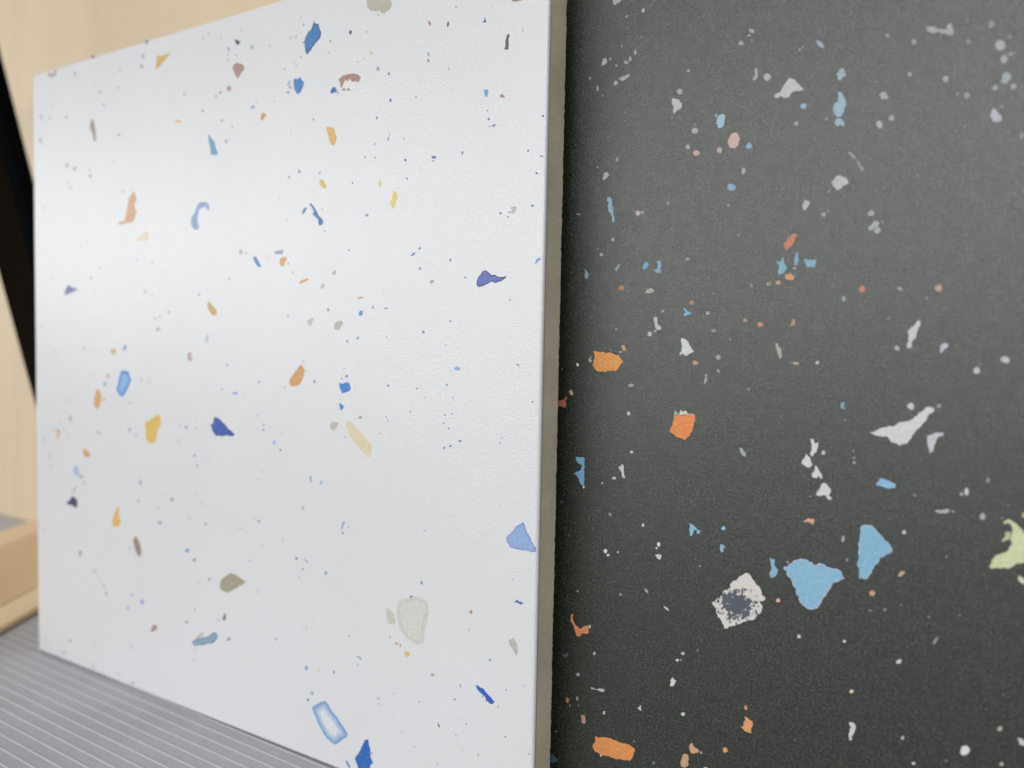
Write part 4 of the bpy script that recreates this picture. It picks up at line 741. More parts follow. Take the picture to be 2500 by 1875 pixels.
2|175,170,164|-||101.70,169.60 101.57,169.37 101.42,169.34 101.09,169.37 101.06,169.71 101.16,169.91 101.34,169.97 101.59,169.89
2|151,170,190|-||149.24,29.36 149.14,29.18 148.95,29.10 148.74,29.10 148.60,29.23 148.70,29.38 148.93,29.47 149.16,29.50
2|188,188,179|-||135.62,24.83 135.56,24.63 135.25,24.49 135.06,24.54 134.97,24.73 135.12,24.99 135.26,25.07 135.48,25.09
2|188,186,184|-||190.88,29.37 191.03,29.12 190.94,28.91 190.80,28.92 190.57,29.05 190.41,29.35 190.46,29.55 190.73,29.55
2|201,201,199|-||190.67,75.28 190.59,75.09 190.39,74.95 190.25,75.07 190.23,75.25 190.28,75.41 190.41,75.59 190.58,75.43
2|186,186,174|-||131.20,34.84 131.04,34.65 130.91,34.51 130.73,34.53 130.63,34.76 130.68,35.00 130.88,35.15 131.06,35.11
2|161,136,128|-||140.70,173.07 140.53,172.89 140.36,172.85 140.16,172.94 140.07,173.21 140.17,173.37 140.39,173.39 140.54,173.34
2|144,144,143|-||149.80,156.19 149.71,156.04 149.56,155.88 149.40,156.10 149.38,156.23 149.53,156.50 149.70,156.51 149.81,156.36
2|173,169,161|-||174.63,173.42 174.49,173.18 174.30,173.15 174.29,173.30 174.27,173.56 174.38,173.71 174.55,173.77 174.66,173.59
2|175,175,174|-||192.13,120.83 192.10,120.63 191.80,120.59 191.62,120.67 191.51,120.82 191.60,121.02 191.86,121.11 192.00,120.99
2|186,192,202|-||111.41,134.41 111.32,134.29 111.05,134.20 110.93,134.28 110.80,134.40 110.89,134.55 111.11,134.62 111.29,134.57
2|173,168,163|-||121.97,181.97 121.85,181.79 121.60,181.75 121.36,181.86 121.36,182.07 121.42,182.19 121.67,182.25 121.81,182.18
2|168,170,191|-||136.60,139.06 136.45,138.81 136.27,138.75 136.12,138.86 136.00,139.07 136.08,139.25 136.25,139.36 136.48,139.24
2|196,196,209|-||129.76,34.08 129.74,33.87 129.43,33.77 129.21,33.78 129.16,33.92 129.28,34.06 129.50,34.23 129.74,34.19
2|170,166,161|-||99.79,189.56 99.69,189.37 99.45,189.31 99.28,189.44 99.19,189.59 99.29,189.78 99.45,189.82 99.68,189.68
2|166,166,172|-||144.03,86.79 143.86,86.52 143.71,86.53 143.61,86.66 143.61,86.78 143.67,87.02 143.84,87.12 143.98,87.06
2|170,170,161|-||165.85,49.90 165.75,49.68 165.56,49.60 165.33,49.62 165.25,49.81 165.35,50.00 165.54,50.04 165.78,50.06
2|91,100,164|-||189.22,139.78 189.11,139.65 188.86,139.53 188.69,139.68 188.63,139.80 188.67,139.97 188.87,140.03 189.08,139.98
2|91,110,172|-||185.69,160.71 185.61,160.50 185.37,160.48 185.23,160.58 185.10,160.80 185.24,160.91 185.37,160.99 185.59,160.88
2|211,211,209|-||115.07,81.43 115.02,81.25 114.81,81.17 114.50,81.21 114.48,81.35 114.50,81.52 114.81,81.59 115.05,81.56
2|129,151,169|-||142.89,101.57 142.88,101.44 142.60,101.39 142.45,101.38 142.30,101.56 142.44,101.74 142.58,101.76 142.78,101.73
2|170,170,184|-||135.66,144.62 135.61,144.46 135.39,144.30 135.25,144.49 135.18,144.59 135.28,144.80 135.43,144.89 135.64,144.77
2|181,181,184|-||179.55,19.37 179.51,19.13 179.43,19.02 179.23,19.07 179.12,19.16 179.10,19.38 179.24,19.61 179.36,19.57
2|166,166,157|-||146.17,36.01 146.08,35.75 145.94,35.69 145.71,35.68 145.59,35.86 145.70,36.17 145.89,36.23 146.17,36.20
2|181,176,170|-||126.00,182.15 125.98,181.98 125.84,181.89 125.66,181.98 125.57,182.29 125.66,182.47 125.83,182.48 126.02,182.36
2|175,175,174|-||174.35,11.02 174.43,10.70 174.30,10.63 174.16,10.62 174.00,10.73 173.93,11.05 174.05,11.21 174.19,11.13
2|181,176,170|-||118.10,174.05 118.03,173.99 117.78,173.94 117.64,174.00 117.52,174.19 117.64,174.33 117.78,174.37 118.02,174.32
2|196,188,172|-||147.13,99.88 147.06,99.69 146.93,99.60 146.75,99.73 146.67,99.90 146.77,100.02 146.93,100.18 147.10,100.11
2|146,144,202|-||179.10,28.02 179.03,27.74 178.75,27.58 178.62,27.60 178.54,27.80 178.59,28.07 178.83,28.16 178.99,28.13
2|86,96,172|-||198.14,147.65 198.06,147.47 197.88,147.41 197.62,147.53 197.57,147.70 197.57,147.86 197.83,147.90 198.05,147.78
2|114,117,140|-||144.88,133.76 144.79,133.64 144.54,133.55 144.38,133.61 144.31,133.78 144.40,134.00 144.59,134.05 144.80,134.00
2|159,159,158|-||185.77,16.68 185.87,16.43 185.76,16.25 185.59,16.31 185.46,16.41 185.42,16.61 185.48,16.82 185.64,16.80
2|146,146,144|-||193.09,22.94 192.94,22.68 192.81,22.62 192.57,22.59 192.52,22.72 192.62,22.91 192.84,23.06 192.99,23.07
2|186,181,176|-||125.30,182.96 125.21,182.87 125.00,182.82 124.79,182.92 124.73,183.12 124.84,183.23 125.05,183.26 125.22,183.20
2|181,176,170|-||111.22,174.95 111.14,174.70 110.86,174.63 110.67,174.75 110.65,174.93 110.66,175.16 110.87,175.18 111.14,175.08
2|104,136,184|-||176.20,91.31 176.12,91.17 175.94,91.05 175.76,91.14 175.63,91.31 175.75,91.45 175.94,91.50 176.08,91.47
2|83,97,172|-||199.35,159.48 199.29,159.33 199.16,159.28 198.92,159.38 198.79,159.58 198.87,159.74 199.13,159.72 199.35,159.64
2|134,139,172|-||132.49,167.49 132.44,167.39 132.16,167.32 132.07,167.40 131.92,167.62 132.00,167.77 132.24,167.84 132.42,167.72
2|211,173,132|-||182.63,45.13 182.60,44.94 182.36,44.79 182.27,44.86 182.14,45.05 182.22,45.26 182.38,45.36 182.56,45.28
2|175,173,169|-||114.27,75.08 114.25,74.95 114.04,74.89 113.74,74.92 113.71,75.08 113.77,75.17 114.01,75.28 114.15,75.25
2|160,170,202|-||185.96,158.97 185.85,158.88 185.65,158.85 185.49,158.88 185.41,159.04 185.42,159.18 185.67,159.20 185.88,159.15
2|204,204,194|-||183.86,139.51 183.76,139.40 183.54,139.37 183.34,139.40 183.31,139.50 183.37,139.62 183.56,139.68 183.84,139.59
2|173,175,172|-||159.46,38.64 159.42,38.44 159.25,38.35 159.02,38.28 158.94,38.52 159.00,38.73 159.22,38.83 159.41,38.81
2|122,136,187|-||174.71,92.44 174.61,92.32 174.48,92.24 174.25,92.30 174.16,92.40 174.23,92.50 174.37,92.60 174.56,92.56
2|175,171,166|-||137.58,183.39 137.50,183.22 137.32,183.18 137.13,183.31 137.11,183.53 137.16,183.61 137.31,183.73 137.48,183.66
2|186,186,184|-||121.61,86.28 121.54,86.12 121.38,86.01 121.17,86.13 121.09,86.24 121.19,86.45 121.37,86.56 121.54,86.45
2|146,146,179|-||176.97,94.76 176.91,94.67 176.71,94.62 176.54,94.63 176.43,94.75 176.56,94.92 176.71,94.95 176.92,94.93
2|112,122,179|-||176.16,116.16 176.11,115.97 175.80,115.86 175.70,115.95 175.61,116.10 175.67,116.26 175.89,116.31 176.06,116.24
2|160,158,153|-||149.83,186.29 149.77,186.07 149.67,186.04 149.50,186.14 149.48,186.33 149.53,186.56 149.66,186.58 149.76,186.55
2|144,144,150|-||164.92,94.49 164.79,94.25 164.62,94.25 164.46,94.34 164.38,94.50 164.48,94.66 164.60,94.75 164.80,94.72
2|166,166,202|-||145.43,63.97 145.34,63.74 145.15,63.65 145.05,63.73 144.93,63.84 145.02,64.13 145.14,64.19 145.36,64.13
2|181,176,170|-||124.32,165.67 124.24,165.48 123.98,165.48 123.84,165.48 123.79,165.74 123.83,165.88 123.98,165.90 124.15,165.84
2|196,196,194|-||144.05,121.28 143.99,121.14 143.76,121.08 143.60,121.15 143.52,121.27 143.62,121.39 143.84,121.47 143.97,121.38
2|146,166,202|-||158.04,91.91 157.97,91.83 157.83,91.71 157.63,91.74 157.51,91.96 157.57,92.06 157.83,92.18 157.97,92.08
2|146,157,199|-||157.49,160.60 157.39,160.47 157.24,160.38 157.17,160.54 157.18,160.68 157.23,160.79 157.36,160.91 157.49,160.77
2|201,201,199|-||107.41,148.04 107.38,147.90 107.10,147.86 107.01,147.93 106.88,148.10 106.96,148.18 107.15,148.27 107.34,148.20
2|146,146,164|-||166.69,100.20 166.66,100.03 166.40,99.98 166.24,100.05 166.16,100.14 166.25,100.27 166.43,100.37 166.67,100.30
2|175,175,174|-||163.18,15.68 163.16,15.44 163.04,15.33 162.95,15.43 162.89,15.54 162.91,15.76 163.02,15.85 163.15,15.82
2|122,126,144|-||145.84,150.28 145.77,150.10 145.62,150.05 145.45,150.18 145.33,150.36 145.39,150.47 145.62,150.56 145.82,150.45
2|120,129,179|-||195.88,152.55 195.74,152.42 195.52,152.44 195.38,152.56 195.45,152.77 195.56,152.85 195.77,152.93 195.90,152.79
2|186,186,184|-||129.12,62.09 129.11,61.96 128.84,61.85 128.68,61.86 128.61,62.02 128.71,62.16 128.84,62.25 129.04,62.26
2|144,144,164|-||143.61,104.09 143.54,103.96 143.39,103.93 143.20,103.93 143.10,104.06 143.17,104.21 143.36,104.27 143.55,104.27
2|173,173,187|-||142.35,96.25 142.25,96.13 142.13,96.08 141.95,96.13 141.84,96.22 141.97,96.39 142.15,96.42 142.32,96.41
2|175,175,174|-||122.95,142.82 122.92,142.61 122.75,142.58 122.55,142.69 122.45,142.80 122.47,142.95 122.74,143.02 122.84,142.95
2|170,192,225|-||194.16,58.88 194.06,58.70 193.93,58.65 193.84,58.71 193.77,58.86 193.87,59.09 193.98,59.15 194.10,59.12
2|186,183,177|-||147.14,179.54 147.08,179.43 146.91,179.35 146.72,179.48 146.64,179.66 146.78,179.77 146.95,179.82 147.12,179.71
2|181,173,202|-||175.03,110.59 174.91,110.44 174.83,110.39 174.61,110.42 174.54,110.57 174.62,110.71 174.81,110.80 174.90,110.74
2|191,191,190|-||137.82,32.90 137.73,32.77 137.57,32.74 137.45,32.75 137.33,32.81 137.47,32.99 137.57,33.07 137.78,33.04
2|100,109,164|-||178.73,153.85 178.67,153.74 178.50,153.71 178.32,153.78 178.24,153.92 178.34,153.98 178.43,154.02 178.66,153.97
2|188,186,179|-||149.24,179.94 149.18,179.87 148.94,179.79 148.81,179.91 148.75,180.09 148.85,180.23 149.02,180.27 149.20,180.15
2|160,173,199|-||131.84,145.02 131.76,144.92 131.62,144.83 131.45,144.93 131.35,145.05 131.43,145.20 131.59,145.20 131.78,145.12
2|114,114,127|-||155.46,88.64 155.37,88.46 155.20,88.42 155.03,88.45 154.98,88.57 155.07,88.72 155.17,88.77 155.36,88.69
2|128,128,127|-||153.16,155.77 153.10,155.66 152.88,155.61 152.74,155.67 152.68,155.85 152.71,155.94 152.88,155.93 153.09,155.91
2|100,104,135|-||162.99,149.78 162.96,149.57 162.82,149.56 162.64,149.63 162.51,149.83 162.59,149.97 162.77,150.00 162.96,149.88
2|170,165,161|-||127.69,193.96 127.63,193.86 127.41,193.86 127.28,193.91 127.22,194.05 127.27,194.20 127.48,194.23 127.63,194.12
2|186,186,184|-||117.46,87.43 117.38,87.30 117.18,87.21 117.02,87.25 116.99,87.40 117.06,87.61 117.24,87.67 117.42,87.62
2|104,136,184|-||182.38,22.92 182.34,22.77 182.19,22.67 182.02,22.64 181.91,22.75 181.99,22.92 182.18,23.07 182.35,23.02
2|146,146,135|-||122.61,98.56 122.57,98.44 122.42,98.36 122.28,98.44 122.22,98.56 122.29,98.76 122.43,98.82 122.56,98.76
2|117,117,135|-||174.88,94.36 174.90,94.23 174.67,94.14 174.54,94.21 174.44,94.32 174.54,94.45 174.71,94.57 174.83,94.51
2|114,114,127|-||154.15,7.72 154.07,7.57 153.93,7.45 153.73,7.48 153.69,7.61 153.69,7.71 153.88,7.84 154.08,7.81
2|146,136,157|-||186.62,30.61 186.74,30.41 186.73,30.26 186.54,30.26 186.40,30.34 186.29,30.51 186.28,30.67 186.41,30.71
2|128,128,143|-||168.65,24.70 168.61,24.56 168.42,24.44 168.31,24.48 168.19,24.59 168.29,24.74 168.43,24.84 168.60,24.78
2|100,102,121|-||198.20,98.70 198.11,98.60 197.99,98.52 197.83,98.55 197.76,98.74 197.83,98.80 197.95,98.90 198.10,98.86
2|91,96,108|-||187.80,29.86 187.70,29.65 187.57,29.59 187.44,29.61 187.35,29.74 187.41,29.90 187.54,29.96 187.69,29.94
2|175,175,174|-||167.36,13.24 167.35,13.12 167.09,12.96 166.98,13.02 166.91,13.12 166.99,13.25 167.14,13.33 167.26,13.33
2|196,196,194|-||152.41,88.74 152.37,88.61 152.20,88.51 152.08,88.56 151.96,88.68 152.06,88.78 152.17,88.84 152.34,88.81
2|175,175,174|-||147.86,10.45 147.74,10.31 147.60,10.20 147.42,10.24 147.42,10.33 147.49,10.47 147.60,10.59 147.76,10.56
2|175,175,174|-||147.02,38.87 146.99,38.71 146.80,38.63 146.64,38.69 146.58,38.77 146.65,38.93 146.81,38.99 146.98,39.02
2|114,114,127|-||170.53,153.20 170.49,153.07 170.34,153.02 170.13,153.12 170.09,153.21 170.12,153.34 170.34,153.36 170.46,153.33
2|104,121,172|-||192.86,33.64 192.82,33.51 192.66,33.45 192.56,33.48 192.43,33.53 192.53,33.69 192.67,33.79 192.83,33.81
2|144,144,158|-||160.86,24.77 160.84,24.63 160.73,24.57 160.63,24.61 160.58,24.75 160.61,24.86 160.74,24.99 160.85,24.92
2|144,144,158|-||157.33,112.30 157.25,112.17 157.12,112.15 157.01,112.15 156.91,112.28 157.03,112.40 157.17,112.48 157.27,112.43
2|144,144,143|-||199.21,20.83 199.11,20.65 199.01,20.55 198.89,20.56 198.80,20.65 198.84,20.81 198.97,20.90 199.13,20.89
2|117,122,179|-||169.43,66.48 169.38,66.35 169.21,66.23 169.06,66.31 169.03,66.45 169.10,66.54 169.26,66.64 169.37,66.60
2|166,162,135|-||194.59,106.30 194.51,106.15 194.42,106.13 194.24,106.13 194.19,106.25 194.19,106.38 194.40,106.45 194.57,106.39
2|196,196,194|-||166.83,151.89 166.79,151.74 166.67,151.73 166.53,151.80 166.42,151.88 166.50,151.99 166.60,152.05 166.79,151.98
2|91,104,150|-||191.05,138.85 190.97,138.68 190.80,138.67 190.73,138.72 190.66,138.86 190.70,139.01 190.81,139.05 190.98,138.97
2|134,142,179|-||185.25,162.59 185.22,162.50 185.06,162.44 184.90,162.52 184.86,162.62 184.91,162.81 185.04,162.80 185.16,162.75
2|196,196,190|-||156.14,122.88 156.12,122.77 155.90,122.72 155.81,122.77 155.75,122.92 155.83,123.01 155.97,123.06 156.10,123.01
2|201,194,184|-||185.98,184.98 185.92,184.84 185.76,184.86 185.61,184.94 185.60,185.06 185.62,185.20 185.80,185.23 185.95,185.12
2|204,204,202|-||198.04,61.78 197.98,61.64 197.87,61.53 197.76,61.63 197.72,61.70 197.72,61.85 197.87,61.91 198.01,61.89
2|144,144,174|-||177.06,98.41 177.02,98.35 176.89,98.28 176.79,98.31 176.68,98.40 176.73,98.51 176.89,98.59 177.02,98.53
2|186,186,184|-||180.11,23.57 180.06,23.41 179.95,23.36 179.84,23.36 179.76,23.49 179.81,23.61 179.93,23.67 180.12,23.67
2|191,191,190|-||176.99,103.55 176.95,103.42 176.87,103.33 176.74,103.37 176.70,103.51 176.73,103.65 176.82,103.69 176.96,103.63
2|175,175,174|-||157.96,24.88 157.90,24.75 157.78,24.72 157.67,24.74 157.60,24.80 157.63,24.91 157.75,24.99 157.91,24.95
2|128,128,150|-||165.24,168.50 165.19,168.33 165.03,168.34 164.95,168.38 164.89,168.55 164.92,168.62 165.07,168.67 165.21,168.61
2|100,100,113|-||161.80,159.24 161.79,159.10 161.62,159.09 161.53,159.12 161.48,159.25 161.54,159.40 161.62,159.44 161.76,159.36
2|175,175,174|-||181.50,16.62 181.46,16.48 181.36,16.41 181.21,16.44 181.15,16.51 181.22,16.64 181.33,16.69 181.44,16.72
2|211,211,209|-||157.40,143.31 157.36,143.14 157.23,143.13 157.12,143.21 157.06,143.31 157.10,143.42 157.21,143.47 157.35,143.39
2|144,144,158|-||169.02,98.15 168.97,98.05 168.82,98.02 168.71,98.06 168.68,98.11 168.76,98.25 168.84,98.27 168.93,98.25
2|159,159,158|-||160.87,19.03 160.85,18.94 160.75,18.88 160.63,18.89 160.54,18.94 160.58,19.07 160.74,19.14 160.83,19.14
2|100,100,113|-||157.31,92.81 157.27,92.70 157.17,92.64 157.05,92.67 156.99,92.81 157.02,92.91 157.15,92.94 157.26,92.90
2|131,160,194|-||176.39,104.82 176.37,104.74 176.25,104.71 176.13,104.72 176.11,104.86 176.12,104.94 176.26,105.01 176.37,104.92
2|159,159,174|-||173.38,99.13 173.32,99.03 173.19,98.98 173.12,99.04 173.08,99.12 173.11,99.24 173.22,99.24 173.32,99.25
2|175,175,174|-||197.38,104.45 197.32,104.38 197.24,104.33 197.13,104.33 197.10,104.45 197.12,104.56 197.21,104.59 197.30,104.57
'''
